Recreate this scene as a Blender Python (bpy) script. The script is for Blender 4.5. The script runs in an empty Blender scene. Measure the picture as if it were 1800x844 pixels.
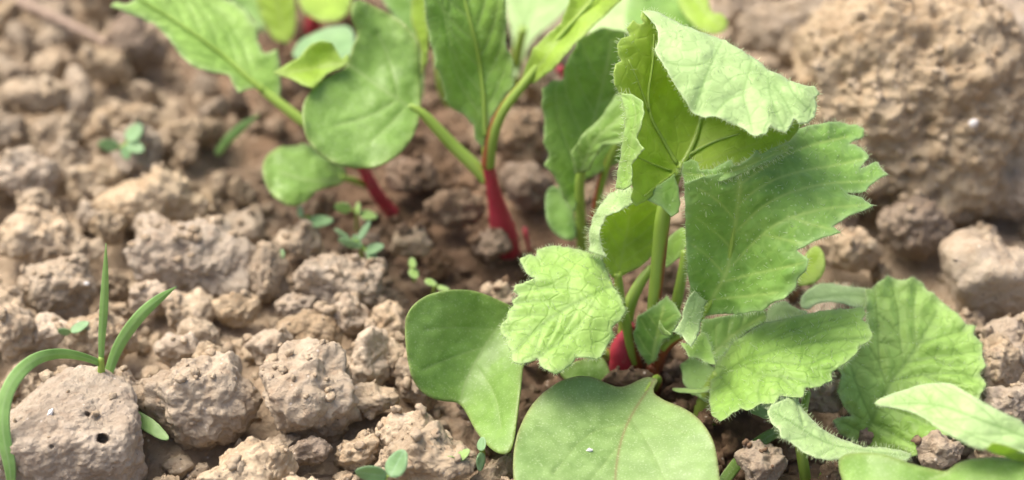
import bpy, math, random
import numpy as np
from mathutils import Vector
from mathutils.geometry import delaunay_2d_cdt

# ------------------------------------------------------------------ camera, sky, sun, exposure
SC = bpy.context.scene
CM = 0.01                                    # everything below is written in centimetres
CAM_H, PITCH, HFOV = 21.0, math.radians(35), math.radians(27)
FPX = 900 / math.tan(HFOV / 2)               # focal length in photograph pixels (1800 wide)
cam_data = bpy.data.cameras.new('camera')
cam = bpy.data.objects.new('camera', cam_data)
SC.collection.objects.link(cam)
cam.location = (0, 0, CAM_H * CM)
cam.rotation_euler = (math.pi / 2 - PITCH, 0, 0)
cam_data.sensor_width = 36
cam_data.angle = HFOV
cam_data.clip_start, cam_data.clip_end = 0.005, 200
cam_data.dof.use_dof = True
cam_data.dof.focus_distance = 31.7 * CM
cam_data.dof.aperture_fstop = 11.5
SC.camera = cam

SUN_EL, SUN_AZ = math.radians(64), math.radians(-66)    # azimuth from +Y (away from the camera), towards -X
world = bpy.data.worlds.new('World'); SC.world = world; world.use_nodes = True
wn = world.node_tree; wn.nodes.clear()
sky = wn.nodes.new('ShaderNodeTexSky'); sky.sky_type = 'NISHITA'; sky.sun_disc = False
sky.sun_elevation = SUN_EL; sky.sun_rotation = SUN_AZ
sky.air_density = 0.6; sky.dust_density = 6.0; sky.ozone_density = 0.3
bg = wn.nodes.new('ShaderNodeBackground'); bg.inputs['Strength'].default_value = 0.14
wo = wn.nodes.new('ShaderNodeOutputWorld')
wn.links.new(sky.outputs[0], bg.inputs[0]); wn.links.new(bg.outputs[0], wo.inputs[0])
sd = bpy.data.lights.new('sun', 'SUN'); sd.energy = 1.3; sd.angle = math.radians(38); sd.color = (1, 0.95, 0.87)
sun = bpy.data.objects.new('sun', sd); SC.collection.objects.link(sun)
sdir = Vector((math.sin(SUN_AZ) * math.cos(SUN_EL), math.cos(SUN_AZ) * math.cos(SUN_EL), math.sin(SUN_EL)))
sun.rotation_euler = sdir.to_track_quat('Z', 'Y').to_euler(); sun.location = (0, 0, 3)
vs = SC.view_settings
vs.view_transform = 'Standard'; vs.look = 'None'; vs.exposure = 1.2; vs.gamma = 1.0; vs.use_curve_mapping = False

rng = np.random.default_rng(7); random.seed(7)
COL = SC.collection

# ------------------------------------------------------------------ pixels to places
cp, sp = math.cos(PITCH), math.sin(PITCH)
def P(px, py, d):
    """centimetre position of photograph pixel (px, py) at distance d along the view axis"""
    px = np.asarray(px, float); py = np.asarray(py, float); d = np.asarray(d, float)
    u = (px - 900) / FPX * d; v = -(py - 422) / FPX * d
    return np.stack([u, d * cp + v * sp, CAM_H - d * sp + v * cp], -1)
def depth_on(px, py, z=0.0):
    """view-axis distance where the ray through a pixel meets height z"""
    v = -(py - 422) / FPX
    return (CAM_H - z) / (sp - v * cp)
def project(p):
    p = np.asarray(p, float)
    d = p[..., 1] * cp - (p[..., 2] - CAM_H) * sp
    v = p[..., 1] * sp + (p[..., 2] - CAM_H) * cp
    return 900 + p[..., 0] / d * FPX, 422 - v / d * FPX, d

# ------------------------------------------------------------------ noise
def _hash(ix, iy, iz, seed):
    h = (ix * 374761393 + iy * 668265263 + iz * 1274126177 + seed * 974634777) & 0xffffffff
    h = ((h ^ (h >> 13)) * 1274126177) & 0xffffffff
    h = ((h ^ (h >> 16)) * 2246822519) & 0xffffffff
    return ((h ^ (h >> 15)) & 0xffffff) / float(0xffffff)
def vnoise(p, seed=0):
    p = np.asarray(p, float); i = np.floor(p).astype(np.int64); f = p - i
    f = f * f * f * (f * (f * 6 - 15) + 10); r = 0
    for dx in (0, 1):
        for dy in (0, 1):
            for dz in (0, 1):
                w = (f[:, 0] if dx else 1 - f[:, 0]) * (f[:, 1] if dy else 1 - f[:, 1]) * (f[:, 2] if dz else 1 - f[:, 2])
                r = r + w * _hash(i[:, 0] + dx, i[:, 1] + dy, i[:, 2] + dz, seed)
    return r * 2 - 1
def fbm(p, seed=0, octv=4, gain=0.5):
    r = 0; a = 1.0
    for k in range(octv):
        r = r + a * vnoise(p * 2.03 ** k + 17.3 * k, seed + k); a *= gain
    return r
def worley(p, seed=0):
    i = np.floor(p).astype(np.int64); best = np.full(len(p), 9.0)
    for dx in (-1, 0, 1):
        for dy in (-1, 0, 1):
            for dz in (-1, 0, 1):
                cx, cy, cz = i[:, 0] + dx, i[:, 1] + dy, i[:, 2] + dz
                q = np.stack([cx + _hash(cx, cy, cz, seed), cy + _hash(cx, cy, cz, seed + 1), cz + _hash(cx, cy, cz, seed + 2)], -1)
                best = np.minimum(best, ((p - q) ** 2).sum(1))
    return np.sqrt(best)

# ------------------------------------------------------------------ materials
class NT:
    def __init__(s, name):
        s.m = bpy.data.materials.new(name); s.m.use_nodes = True
        s.t = s.m.node_tree; s.t.nodes.clear()
    def n(s, kind, ins=None, **kw):
        nd = s.t.nodes.new('ShaderNode' + kind)
        for k, v in kw.items(): setattr(nd, k, v)
        for k, v in (ins or {}).items():
            if isinstance(v, bpy.types.NodeSocket): s.t.links.new(v, nd.inputs[k])
            else: nd.inputs[k].default_value = v
        return nd
    def mix(s, fac, a, b, blend='MIX'):
        nd = s.n('Mix', data_type='RGBA', blend_type=blend)
        for idx, v in ((0, fac), (6, a), (7, b)):
            if isinstance(v, bpy.types.NodeSocket): s.t.links.new(v, nd.inputs[idx])
            elif idx == 0: nd.inputs[0].default_value = v
            else: nd.inputs[idx].default_value = (*v, 1)
        return nd.outputs[2]
    def math(s, op, a, b=0.0, clamp=False):
        nd = s.n('Math', operation=op, use_clamp=clamp)
        for k, v in ((0, a), (1, b)):
            if isinstance(v, bpy.types.NodeSocket): s.t.links.new(v, nd.inputs[k])
            else: nd.inputs[k].default_value = v
        return nd.outputs[0]
    def ramp(s, fac, a, b):
        nd = s.n('MapRange', {0: fac, 1: a, 2: b}, interpolation_type='SMOOTHSTEP'); return nd.outputs[0]
    def attr(s, name, kind='GEOMETRY'):
        return s.n('Attribute', attribute_name=name, attribute_type=kind).outputs['Fac']
    def noise(s, co, scale, detail=4, rough=0.55):
        return s.n('TexNoise', {'Vector': co, 'Scale': scale, 'Detail': detail, 'Roughness': rough}).outputs[0]
    def out(s, sock):
        o = s.n('OutputMaterial'); s.t.links.new(sock, o.inputs[0]); return s.m

def leaf_material(name, a, b, vein, edge, transl=0.3, dots=0.5, retic=0.5, rough=0.5, sheen=0.25, speck=0.0, tcol=None, red_vein=0.0):
    t = NT(name); co = t.n('TexCoord').outputs['Object']
    n1 = t.noise(co, 90, 3); n2 = t.noise(co, 420, 4)
    col = t.mix(t.ramp(n1, 0.32, 0.68), a, b)
    col = t.mix(t.math('MULTIPLY', t.ramp(n2, 0.35, 0.7), 0.5), col, tuple(min(1, c * 1.35) for c in b))
    wv = t.n('TexNoise', {'Vector': co, 'Scale': 500.0, 'Detail': 2.0}).outputs[1]
    co2 = t.n('VectorMath', {0: wv, 1: (.0011, .0011, .0011), 2: co}, operation='MULTIPLY_ADD').outputs[0]
    vo = t.n('TexVoronoi', {'Vector': co2, 'Scale': 430.0}, feature='DISTANCE_TO_EDGE').outputs['Distance']
    net = t.math('SUBTRACT', 1.0, t.ramp(vo, 0.0, 0.13))
    col = t.mix(t.math('MULTIPLY', net, 0.30 * retic), col, vein)
    v = t.attr('vein')
    col = t.mix(t.math('MULTIPLY', v, 0.8), col, vein)
    if red_vein:
        col = t.mix(t.math('MULTIPLY', t.attr('rib'), red_vein), col, (0.30, 0.13, 0.09))
    col = t.mix(t.math('MULTIPLY', t.attr('edge'), 0.55), col, edge)
    hb = t.n('TexVoronoi', {'Vector': co, 'Scale': 850.0}, feature='F1')
    dot = t.math('MULTIPLY', t.math('SUBTRACT', 1.0, t.ramp(hb.outputs['Distance'], 0.10, 0.2)), dots)
    col = t.mix(dot, col, (0.44, 0.62, 0.26))
    if speck:
        fs = t.n('TexNoise', {'Vector': co, 'Scale': 3400.0, 'Detail': 1.0}).outputs[0]
        col = t.mix(t.math('MULTIPLY', t.ramp(fs, 0.56, 0.72), speck), col, (0.55, 0.68, 0.36))
    # a few tiny brown blemishes
    bl = t.noise(co, 700, 1)
    col = t.mix(t.math('MULTIPLY', t.ramp(bl, 0.82, 0.85), 0.5), col, (0.16, 0.12, 0.04))
    hgt = t.math('ADD', t.math('MULTIPLY', net, -0.5 * retic), t.math('MULTIPLY', n2, 0.5))
    hgt = t.math('ADD', hgt, t.math('MULTIPLY', dot, 0.5))
    bump = t.n('Bump', {'Height': hgt, 'Strength': 0.55, 'Distance': 0.0003}).outputs[0]
    pr = t.n('BsdfPrincipled', {'Base Color': col, 'Roughness': rough, 'Normal': bump, 'Sheen Weight': sheen, 'Sheen Roughness': 0.4,
                                'Sheen Tint': (0.9, 1, 0.75, 1), 'Specular IOR Level': 0.4})
    tc = t.mix(0.5, col, tcol or (0.42, 0.62, 0.02), 'MIX')
    tr = t.n('BsdfTranslucent', {'Color': tc, 'Normal': bump})
    mx = t.n('MixShader', {0: transl, 1: pr.outputs[0], 2: tr.outputs[0]})
    return t.out(mx.outputs[0])

M = {}
M['blade'] = leaf_material('leaf_green', (0.18, 0.35, 0.05), (0.26, 0.44, 0.08), (0.36, 0.51, 0.16), (0.42, 0.54, 0.26), transl=0.34)
M['deep'] = leaf_material('leaf_deep_green', (0.135, 0.29, 0.04), (0.22, 0.40, 0.075), (0.40, 0.56, 0.14), (0.38, 0.53, 0.26), dots=0.6, retic=0.35, transl=0.32, sheen=0.35)
M['pale'] = leaf_material('leaf_downy_underside', (0.31, 0.465, 0.165), (0.40, 0.555, 0.235), (0.20, 0.35, 0.10), (0.48, 0.58, 0.34), transl=0.28, dots=0.35, sheen=0.25, rough=0.6)
M['young'] = leaf_material('leaf_young_yellow_green', (0.30, 0.47, 0.045), (0.39, 0.56, 0.08), (0.42, 0.56, 0.14), (0.45, 0.57, 0.22), transl=0.5, dots=0.25, tcol=(0.62, 0.78, 0.09))
M['crinkle'] = leaf_material('leaf_crinkled', (0.21, 0.39, 0.055), (0.295, 0.48, 0.10), (0.14, 0.27, 0.04), (0.40, 0.53, 0.24), retic=0.7, dots=0.3, transl=0.34)
M['light'] = leaf_material('leaf_light_green', (0.25, 0.44, 0.075), (0.34, 0.53, 0.125), (0.14, 0.27, 0.035), (0.46, 0.57, 0.30), retic=0.7, dots=0.3, transl=0.34)
M['seed'] = leaf_material('seed_leaf_smooth', (0.155, 0.29, 0.05), (0.22, 0.37, 0.085), (0.29, 0.42, 0.14), (0.26, 0.30, 0.10), dots=0.0, retic=0.1, speck=0.3, sheen=0.15, rough=0.42, red_vein=0.0)
M['seed_red'] = leaf_material('seed_leaf_red_rib', (0.175, 0.295, 0.08), (0.25, 0.375, 0.13), (0.20, 0.30, 0.09), (0.28, 0.22, 0.09), dots=0.0, retic=0.1, speck=0.36, sheen=0.15, rough=0.42, red_vein=0.45)
M['teal'] = leaf_material('weed_blue_green', (0.15, 0.30, 0.10), (0.215, 0.385, 0.15), (0.26, 0.42, 0.22), (0.28, 0.42, 0.25), dots=0.0, retic=0.2)
M['grass'] = leaf_material('grass_blade', (0.20, 0.38, 0.10), (0.28, 0.46, 0.15), (0.33, 0.50, 0.2), (0.38, 0.54, 0.26), dots=0.0, retic=0.0, transl=0.38)

def stalk_material():
    t = NT('leaf_stalk'); co = t.n('TexCoord').outputs['Object']
    n1 = t.noise(co, 260, 3)
    col = t.mix(n1, (0.26, 0.42, 0.05), (0.36, 0.50, 0.10))
    col = t.mix(t.math('MULTIPLY', t.ramp(t.math('ADD', t.attr('red'), t.math('MULTIPLY', t.math('SUBTRACT', n1, 0.5), 0.3)), 0.35, 0.75), 0.9), col, (0.30, 0.045, 0.03))
    pr = t.n('BsdfPrincipled', {'Base Color': col, 'Roughness': 0.42, 'Subsurface Weight': 0.15, 'Subsurface Radius': (0.002, 0.002, 0.0005), 'Subsurface Scale': 0.3})
    tr = t.n('BsdfTranslucent', {'Color': col})
    return t.out(t.n('MixShader', {0: 0.2, 1: pr.outputs[0], 2: tr.outputs[0]}).outputs[0])
M['stalk'] = stalk_material()
def root_material():
    t = NT('radish_skin'); co = t.n('TexCoord').outputs['Object']
    n1 = t.noise(co, 300, 4)
    col = t.mix(n1, (0.33, 0.02, 0.036), (0.47, 0.05, 0.075))
    col = t.mix(t.math('MULTIPLY', t.ramp(t.noise(co, 700, 3), 0.55, 0.75), 0.5), col, (0.28, 0.17, 0.11))
    b = t.n('Bump', {'Height': n1, 'Strength': 0.4, 'Distance': 0.0006}).outputs[0]
    return t.out(t.n('BsdfPrincipled', {'Base Color': col, 'Roughness': 0.45, 'Normal': b}).outputs[0])
M['root'] = root_material()
def hair_material():
    t = NT('leaf_hair')
    pr = t.n('BsdfPrincipled', {'Base Color': (0.66, 0.76, 0.45, 1), 'Roughness': 0.5})
    tr = t.n('BsdfTranslucent', {'Color': (0.75, 0.85, 0.6, 1)})
    return t.out(t.n('MixShader', {0: 0.45, 1: pr.outputs[0], 2: tr.outputs[0]}).outputs[0])
M['hair'] = hair_material()

def soil_material(name, ground=False):
    t = NT(name); co = t.n('TexCoord').outputs['Object']
    if not ground:
        r = t.n('ObjectInfo').outputs['Random']
        off = t.n('CombineXYZ', {0: r, 1: t.math('MULTIPLY', r, 3.7), 2: t.math('MULTIPLY', r, 9.1)}).outputs[0]
        co = t.n('VectorMath', {0: co, 1: off}, operation='ADD').outputs[0]
    n1 = t.noise(co, 110, 5, 0.6); n2 = t.noise(co, 480, 6, 0.65); n3 = t.noise(co, 1500, 4, 0.7)
    dry = t.mix(t.ramp(n1, 0.3, 0.7), (0.35, 0.272, 0.182), (0.47, 0.385, 0.27))
    dry = t.mix(t.math('MULTIPLY', t.ramp(n2, 0.5, 0.72), 0.45), dry, (0.56, 0.465, 0.355))
    dry = t.mix(t.math('MULTIPLY', t.ramp(n2, 0.5, 0.3), 0.5), dry, (0.29, 0.19, 0.11))
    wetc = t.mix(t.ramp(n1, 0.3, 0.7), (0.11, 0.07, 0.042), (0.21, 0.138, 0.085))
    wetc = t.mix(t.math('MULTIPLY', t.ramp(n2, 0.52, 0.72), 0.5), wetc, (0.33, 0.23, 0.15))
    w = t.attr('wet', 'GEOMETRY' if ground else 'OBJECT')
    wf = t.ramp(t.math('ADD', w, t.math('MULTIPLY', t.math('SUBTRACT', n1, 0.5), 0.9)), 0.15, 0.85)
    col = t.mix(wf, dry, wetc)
    if not ground:
        tint = t.n('HueSaturation', {'Hue': 0.5, 'Saturation': t.math('ADD', 0.82, t.math('MULTIPLY', r, 0.3)),
                                     'Value': t.math('ADD', 0.86, t.math('MULTIPLY', t.math('FRACT', t.math('MULTIPLY', r, 7.3)), 0.26)), 'Color': col})
        col = tint.outputs[0]
    # mineral grains: pale and dark
    gv = t.n('TexVoronoi', {'Vector': co, 'Scale': 900.0}, feature='F1')
    sel = t.n('SeparateColor', {0: gv.outputs['Color']})
    g = t.math('MULTIPLY', t.math('SUBTRACT', 1.0, t.ramp(gv.outputs['Distance'], 0.12, 0.24)), t.ramp(sel.outputs[0], 0.86, 0.9))
    col = t.mix(t.math('MULTIPLY', g, 0.8), col, (0.62, 0.55, 0.46))
    g2 = t.math('MULTIPLY', t.math('SUBTRACT', 1.0, t.ramp(gv.outputs['Distance'], 0.10, 0.22)), t.ramp(sel.outputs[1], 0.88, 0.92))
    col = t.mix(t.math('MULTIPLY', g2, 0.8), col, (0.06, 0.045, 0.035))
    gr = t.n('TexVoronoi', {'Vector': co, 'Scale': 620.0}, feature='SMOOTH_F1').outputs['Distance']
    h = t.math('ADD', t.math('MULTIPLY', n2, 0.9), t.math('MULTIPLY', n3, 0.45))
    h = t.math('ADD', h, t.math('MULTIPLY', gr, -0.45))
    b = t.n('Bump', {'Height': h, 'Strength': 0.8, 'Distance': 0.0011}).outputs[0]
    return t.out(t.n('BsdfPrincipled', {'Base Color': col, 'Roughness': 0.95, 'Specular IOR Level': 0.15, 'Normal': b}).outputs[0])
M['soil'] = soil_material('dry_soil'); M['ground'] = soil_material('ground_soil', True)
def plain(name, c, rough=0.8, var=0.25, scale=300):
    t = NT(name); co = t.n('TexCoord').outputs['Object']; n = t.noise(co, scale, 4)
    col = t.mix(n, tuple(x * (1 - var) for x in c), tuple(min(1, x * (1 + var)) for x in c))
    b = t.n('Bump', {'Height': n, 'Strength': 0.5, 'Distance': 0.0004}).outputs[0]
    return t.out(t.n('BsdfPrincipled', {'Base Color': col, 'Roughness': rough, 'Normal': b}).outputs[0])
M['twig'] = plain('dry_twig', (0.30, 0.22, 0.16)); M['white'] = plain('white_fleck', (0.8, 0.78, 0.74), 0.6, 0.08)

# ------------------------------------------------------------------ objects
def new_mesh(name, verts_cm, faces, mat, attrs=None, smooth=True):
    me = bpy.data.meshes.new(name)
    me.from_pydata((np.asarray(verts_cm) * CM).tolist(), [], faces if isinstance(faces, list) else faces.tolist())
    if smooth: me.polygons.foreach_set('use_smooth', np.ones(len(me.polygons), bool))
    for k, v in (attrs or {}).items():
        at = me.attributes.new(k, 'FLOAT', 'POINT'); at.data.foreach_set('value', np.asarray(v, np.float32))
    me.materials.append(mat); me.update(); return me
def link(name, me, parent=None, base=None):
    o = bpy.data.objects.new(name, me); COL.objects.link(o)
    if parent is not None: o.parent = parent
    return o
def tag(o, label, cat, group=None, kind=None):
    if label: o['label'] = label
    if cat: o['category'] = cat
    if group: o['group'] = group
    if kind: o['kind'] = kind
    return o
class Thing:
    def __init__(s, name, label, cat, base, group=None):
        s.base = np.asarray(base, float)
        s.o = bpy.data.objects.new(name, None); COL.objects.link(s.o)
        s.o.empty_display_size = 0.005; s.o.location = tuple(s.base * CM)
        tag(s.o, label, cat, group)
    def part(s, name, me_args, parent=None, label=None):
        v, f, mat, at = me_args
        o = link(name, new_mesh(name, v - s.base, f, mat, at), parent or s.o)
        if label: o['label'] = label
        return o

def chaikin(pts, it, closed=True):
    p = np.asarray(pts, float)
    for _ in range(it):
        if closed:
            q = np.roll(p, -1, 0); p = np.stack([p * .75 + q * .25, p * .25 + q * .75], 1).reshape(-1, 2)
        else:
            a, b = p[:-1], p[1:]; m = np.stack([a * .75 + b * .25, a * .25 + b * .75], 1).reshape(-1, p.shape[1])
            p = np.vstack([p[:1], m, p[-1:]])
    return p
def resample(p, step, closed=True):
    q = np.vstack([p, p[:1]]) if closed else p
    s = np.r_[0, np.cumsum(np.linalg.norm(np.diff(q, axis=0), axis=1))]
    n = max(3, int(round(s[-1] / step)))
    t = np.linspace(0, s[-1], n + 1)
    r = np.stack([np.interp(t, s, q[:, k]) for k in range(q.shape[1])], -1)
    return r[:-1] if closed else r
def inside(pts, poly):
    x, y = pts[:, 0], pts[:, 1]; c = np.zeros(len(pts), bool)
    a = poly; b = np.roll(poly, -1, 0)
    for (x0, y0), (x1, y1) in zip(a, b):
        if y0 == y1: continue
        k = ((y0 > y) != (y1 > y)) & (x < (x1 - x0) * (y - y0) / (y1 - y0) + x0); c ^= k
    return c
def dist_poly(pts, line, closed=False):
    a = line; b = np.roll(line, -1, 0)
    if not closed: a, b = a[:-1], b[:-1]
    best = np.full(len(pts), 1e9)
    for p, q in zip(a, b):
        d = q - p; L = max(1e-9, d @ d)
        t = np.clip(((pts - p) @ d) / L, 0, 1)
        e = pts - p - t[:, None] * d; best = np.minimum(best, (e * e).sum(1))
    return np.sqrt(best)
def tps(ctrl):
    c = np.asarray(ctrl, float); X = c[:, :2] / 100.0; n = len(c)
    def ker(A, B):
        r2 = ((A[:, None] - B[None]) ** 2).sum(-1); return 0.5 * r2 * np.log(r2 + 1e-9)
    K = ker(X, X) + 0.02 * np.eye(n); Q = np.c_[np.ones(n), X]
    A = np.block([[K, Q], [Q.T, np.zeros((3, 3))]])
    w = np.linalg.lstsq(A, np.r_[c[:, 2], 0, 0, 0], rcond=None)[0]
    return lambda p: ker(np.asarray(p) / 100.0, X) @ w[:n] + np.c_[np.ones(len(p)), np.asarray(p) / 100.0] @ w[n:]

def laterals(rib, poly, n, ang=48, curve=-3.0, start=0.12, stop=0.9):
    r = resample(np.asarray(rib, float), 3, False); out = []; L = len(r)
    for k in range(n):
        for sd_ in (-1, 1):
            i = int((start + (stop - start) * (k + 0.35 * (sd_ > 0)) / n) * (L - 2))
            t = r[i + 1] - r[i]; a = math.atan2(t[1], t[0]) + sd_ * math.radians(ang)
            p = r[i].copy(); line = [p.copy()]
            for s in range(80):
                p = p + 6 * np.array([math.cos(a), math.sin(a)]); a += sd_ * math.radians(curve) * 0.5
                if not inside(p[None], poly)[0]: break
                line.append(p.copy())
            if len(line) > 3: out.append(np.array(line[:-1]))
    return out

def patch(outline, depth, mat, rib=None, veins=(), nlat=0, lat_kw=None, step=5.0, thick=0.03, rnd=0, wob=0.0, wav=0.05,
          puff=0.02, vdepth=0.02, pillow=0.0, vw=3.0, ew=5.0, seed=0, tooth=0.4):
    """a leaf blade: traced outline, its own depth, real thickness, sunken veins, puckered surface"""
    poly = resample(chaikin(outline, rnd), step * 0.7)
    poly = poly * .6 + (np.roll(poly, 1, 0) + np.roll(poly, -1, 0)) * .2
    if wob:                                    # teeth stand out from the general outline
        m = poly.copy()
        for _ in range(int(60 / step)): m = (np.roll(m, 1, 0) + m + np.roll(m, -1, 0)) / 3
        poly = poly + (poly - m) * tooth
        t = np.roll(poly, -1, 0) - np.roll(poly, 1, 0); nn = np.stack([t[:, 1], -t[:, 0]], -1)
        nn /= np.linalg.norm(nn, axis=1)[:, None] + 1e-9
        s3 = np.c_[poly / 9.0, np.full(len(poly), seed + .5)]
        poly = poly + nn * (wob * (vnoise(s3, seed) + .5 * vnoise(s3 * 2.3, seed + 1)))[:, None]
    lines = []
    if rib is not None:
        r = resample(chaikin(rib, 2, False), step * 0.8, False); lines.append((r, vw * 1.5))
        if nlat: lines += [(l, vw * 0.8) for l in laterals(r, poly, nlat, **(lat_kw or {}))]
    lines += [(resample(chaikin(v, 2, False), step * 0.8, False), vw * 0.9) for v in veins]
    lo, hi = poly.min(0), poly.max(0)
    gx = np.arange(lo[0], hi[0], step); gy = np.arange(lo[1], hi[1], step * .866)
    G = np.array([(x + (step / 2 if j % 2 else 0), y) for j, y in enumerate(gy) for x in gx])
    G = G + rng.uniform(-.12, .12, G.shape) * step
    sets = []
    for l, w in lines:
        t = np.gradient(l, axis=0); nn = np.stack([-t[:, 1], t[:, 0]], -1); nn /= np.linalg.norm(nn, axis=1)[:, None] + 1e-9
        sets += [l, l + nn * w * .9, l - nn * w * .9]
    if sets:
        V = np.vstack(sets)
        keep = np.ones(len(G), bool)
        for l, w in lines: keep &= dist_poly(G, l) > w * 1.2
        G = np.vstack([G[keep], V])
    G = G[inside(G, poly)]; G = G[dist_poly(G, poly, True) > step * 0.4]
    key = np.unique(np.round(G / 1.2).astype(int), axis=0, return_index=True)[1]; G = G[key]
    pts = np.vstack([poly, G]); n0 = len(poly)
    vs_, es_, fs_, *_ = delaunay_2d_cdt([Vector(p) for p in pts], [(i, (i + 1) % n0) for i in range(n0)], [], 1, 1e-4, False)
    q = np.array([(v.x, v.y) for v in vs_]); F = np.array([f for f in fs_ if len(f) == 3], int); F = F[inside(q[F].mean(1), poly)]
    tri = (q[F[:, 1]] - q[F[:, 0]]); tri2 = (q[F[:, 2]] - q[F[:, 0]])
    fl = (tri[:, 0] * tri2[:, 1] - tri[:, 1] * tri2[:, 0]) > 0       # image y runs down: positive = clockwise seen = flip
    F[fl] = F[fl][:, ::-1]
    d = tps(depth)(q)
    ed = dist_poly(q, poly, True); edge = np.exp(-ed / ew)
    q3 = np.c_[q, np.full(len(q), seed * 3.1)]
    d = d + wav * np.exp(-ed / 28.0) * fbm(q3 / 42.0, seed + 5, 2)
    vein = np.zeros(len(q)); ribv = np.zeros(len(q))
    for k, (l, w) in enumerate(lines):
        g = np.exp(-(dist_poly(q, l) / (w * .62)) ** 2); vein = np.maximum(vein, g * (1 if k == 0 and rib is not None else .75))
        if k == 0 and rib is not None: ribv = g
    vsoft = np.zeros(len(q))
    for l, w in lines: vsoft = np.maximum(vsoft, np.exp(-(dist_poly(q, l) / (w * 2.2)) ** 2))
    X = P(q[:, 0], q[:, 1], d)
    fn = np.cross(X[F[:, 1]] - X[F[:, 0]], X[F[:, 2]] - X[F[:, 0]]); N = np.zeros_like(X)
    for k in range(3): np.add.at(N, F[:, k], fn)
    N /= np.linalg.norm(N, axis=1)[:, None] + 1e-12
    view = X - np.array([0, 0, CAM_H])
    if (N * view).sum() > 0: N = -N; F = F[:, ::-1]
    X = X + N * (-vdepth * vsoft + puff * (1 - vsoft) * fbm(X / 0.32, seed + 11, 3) + (pillow * (1 - .7 * vsoft) * (.5 - worley(X / .27 + .12 * np.stack([vnoise(X / .3, 1), vnoise(X / .3, 2), vnoise(X / .3, 3)], -1), seed)) if pillow else 0))[:, None]
    nv = len(X); B = X - N * thick * (1 - 0.6 * edge)[:, None]
    E = np.sort(np.vstack([F[:, [0, 1]], F[:, [1, 2]], F[:, [2, 0]]]), 1)
    Ed = np.vstack([F[:, [0, 1]], F[:, [1, 2]], F[:, [2, 0]]])
    _, inv, cnt = np.unique(E[:, 0] * 1000003 + E[:, 1], return_inverse=True, return_counts=True)
    bd = Ed[cnt[inv] == 1]
    faces = F.tolist() + (F[:, ::-1] + nv).tolist() + [[b, a, a + nv, b + nv] for a, b in bd.tolist()]
    at = {'vein': np.r_[vein, vein], 'edge': np.r_[edge, edge], 'rib': np.r_[ribv, ribv]}
    info = dict(poly=poly, depth=tps(depth), X=X, N=N, n0=n0, q=q, ed=ed, F=F)
    return (np.vstack([X, B]), faces, M[mat], at), info

def hairs(info, every=4.0, length=(6, 13), surf=0, seed=0, keep=None, rad=0.0036):
    """fine bristles on the margin and blade, one mesh"""
    r = np.random.default_rng(seed + 99); V = []; Fc = []
    poly = info['poly']; n0 = len(poly); X = info['X'][:n0]
    e = resample(poly, every); cen = poly.mean(0)
    bases, tips = [], []
    idx = np.array([np.argmin(((poly - p) ** 2).sum(1)) for p in e])
    for k, i in enumerate(idx):
        if keep is not None and not keep(poly[i]): continue
        if r.random() < .25: continue
        t = poly[(i + 1) % n0] - poly[i - 1]; nn = np.array([t[1], -t[0]]); nn /= np.linalg.norm(nn) + 1e-9
        if inside((poly[i] + nn * 3)[None], poly)[0]: nn = -nn
        L = r.uniform(*length); a = r.normal(0, .35)
        nn = np.array([nn[0] * math.cos(a) - nn[1] * math.sin(a), nn[0] * math.sin(a) + nn[1] * math.cos(a)])
        b3 = X[i]; dd = project(b3)[2]
        t3 = P(*(np.array(project(b3)[:2]) + nn * L), dd + r.uniform(-.05, .05))
        bases.append(b3); tips.append(t3)
    if surf:
        cand = np.arange(n0, len(info['X']))
        for i in r.choice(cand, min(surf, len(cand)), replace=False):
            if keep is not None and not keep(info['q'][i]): continue
            L = r.uniform(.03, .075)
            bases.append(info['X'][i]); tips.append(info['X'][i] + L * (info['N'][i] * .8 + r.normal(0, .45, 3)))
    for b, t in zip(bases, tips):
        ax = t - b; a = np.cross(ax, [0.3, .5, .8]); a /= np.linalg.norm(a) + 1e-9; c = np.cross(ax, a); c /= np.linalg.norm(c) + 1e-9
        k = len(V); bend = b + ax * .55 + r.normal(0, .006, 3)
        for j in range(3): V.append(b + rad * (math.cos(2.094 * j) * a + math.sin(2.094 * j) * c))
        for j in range(3): V.append(bend + rad * .7 * (math.cos(2.094 * j) * a + math.sin(2.094 * j) * c))
        V.append(t)
        for j in range(3):
            jj = (j + 1) % 3
            Fc.append([k + j, k + jj, k + 3 + jj, k + 3 + j]); Fc.append([k + 3 + j, k + 3 + jj, k + 6])
    return (np.array(V), Fc, M['hair'], None)

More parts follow.
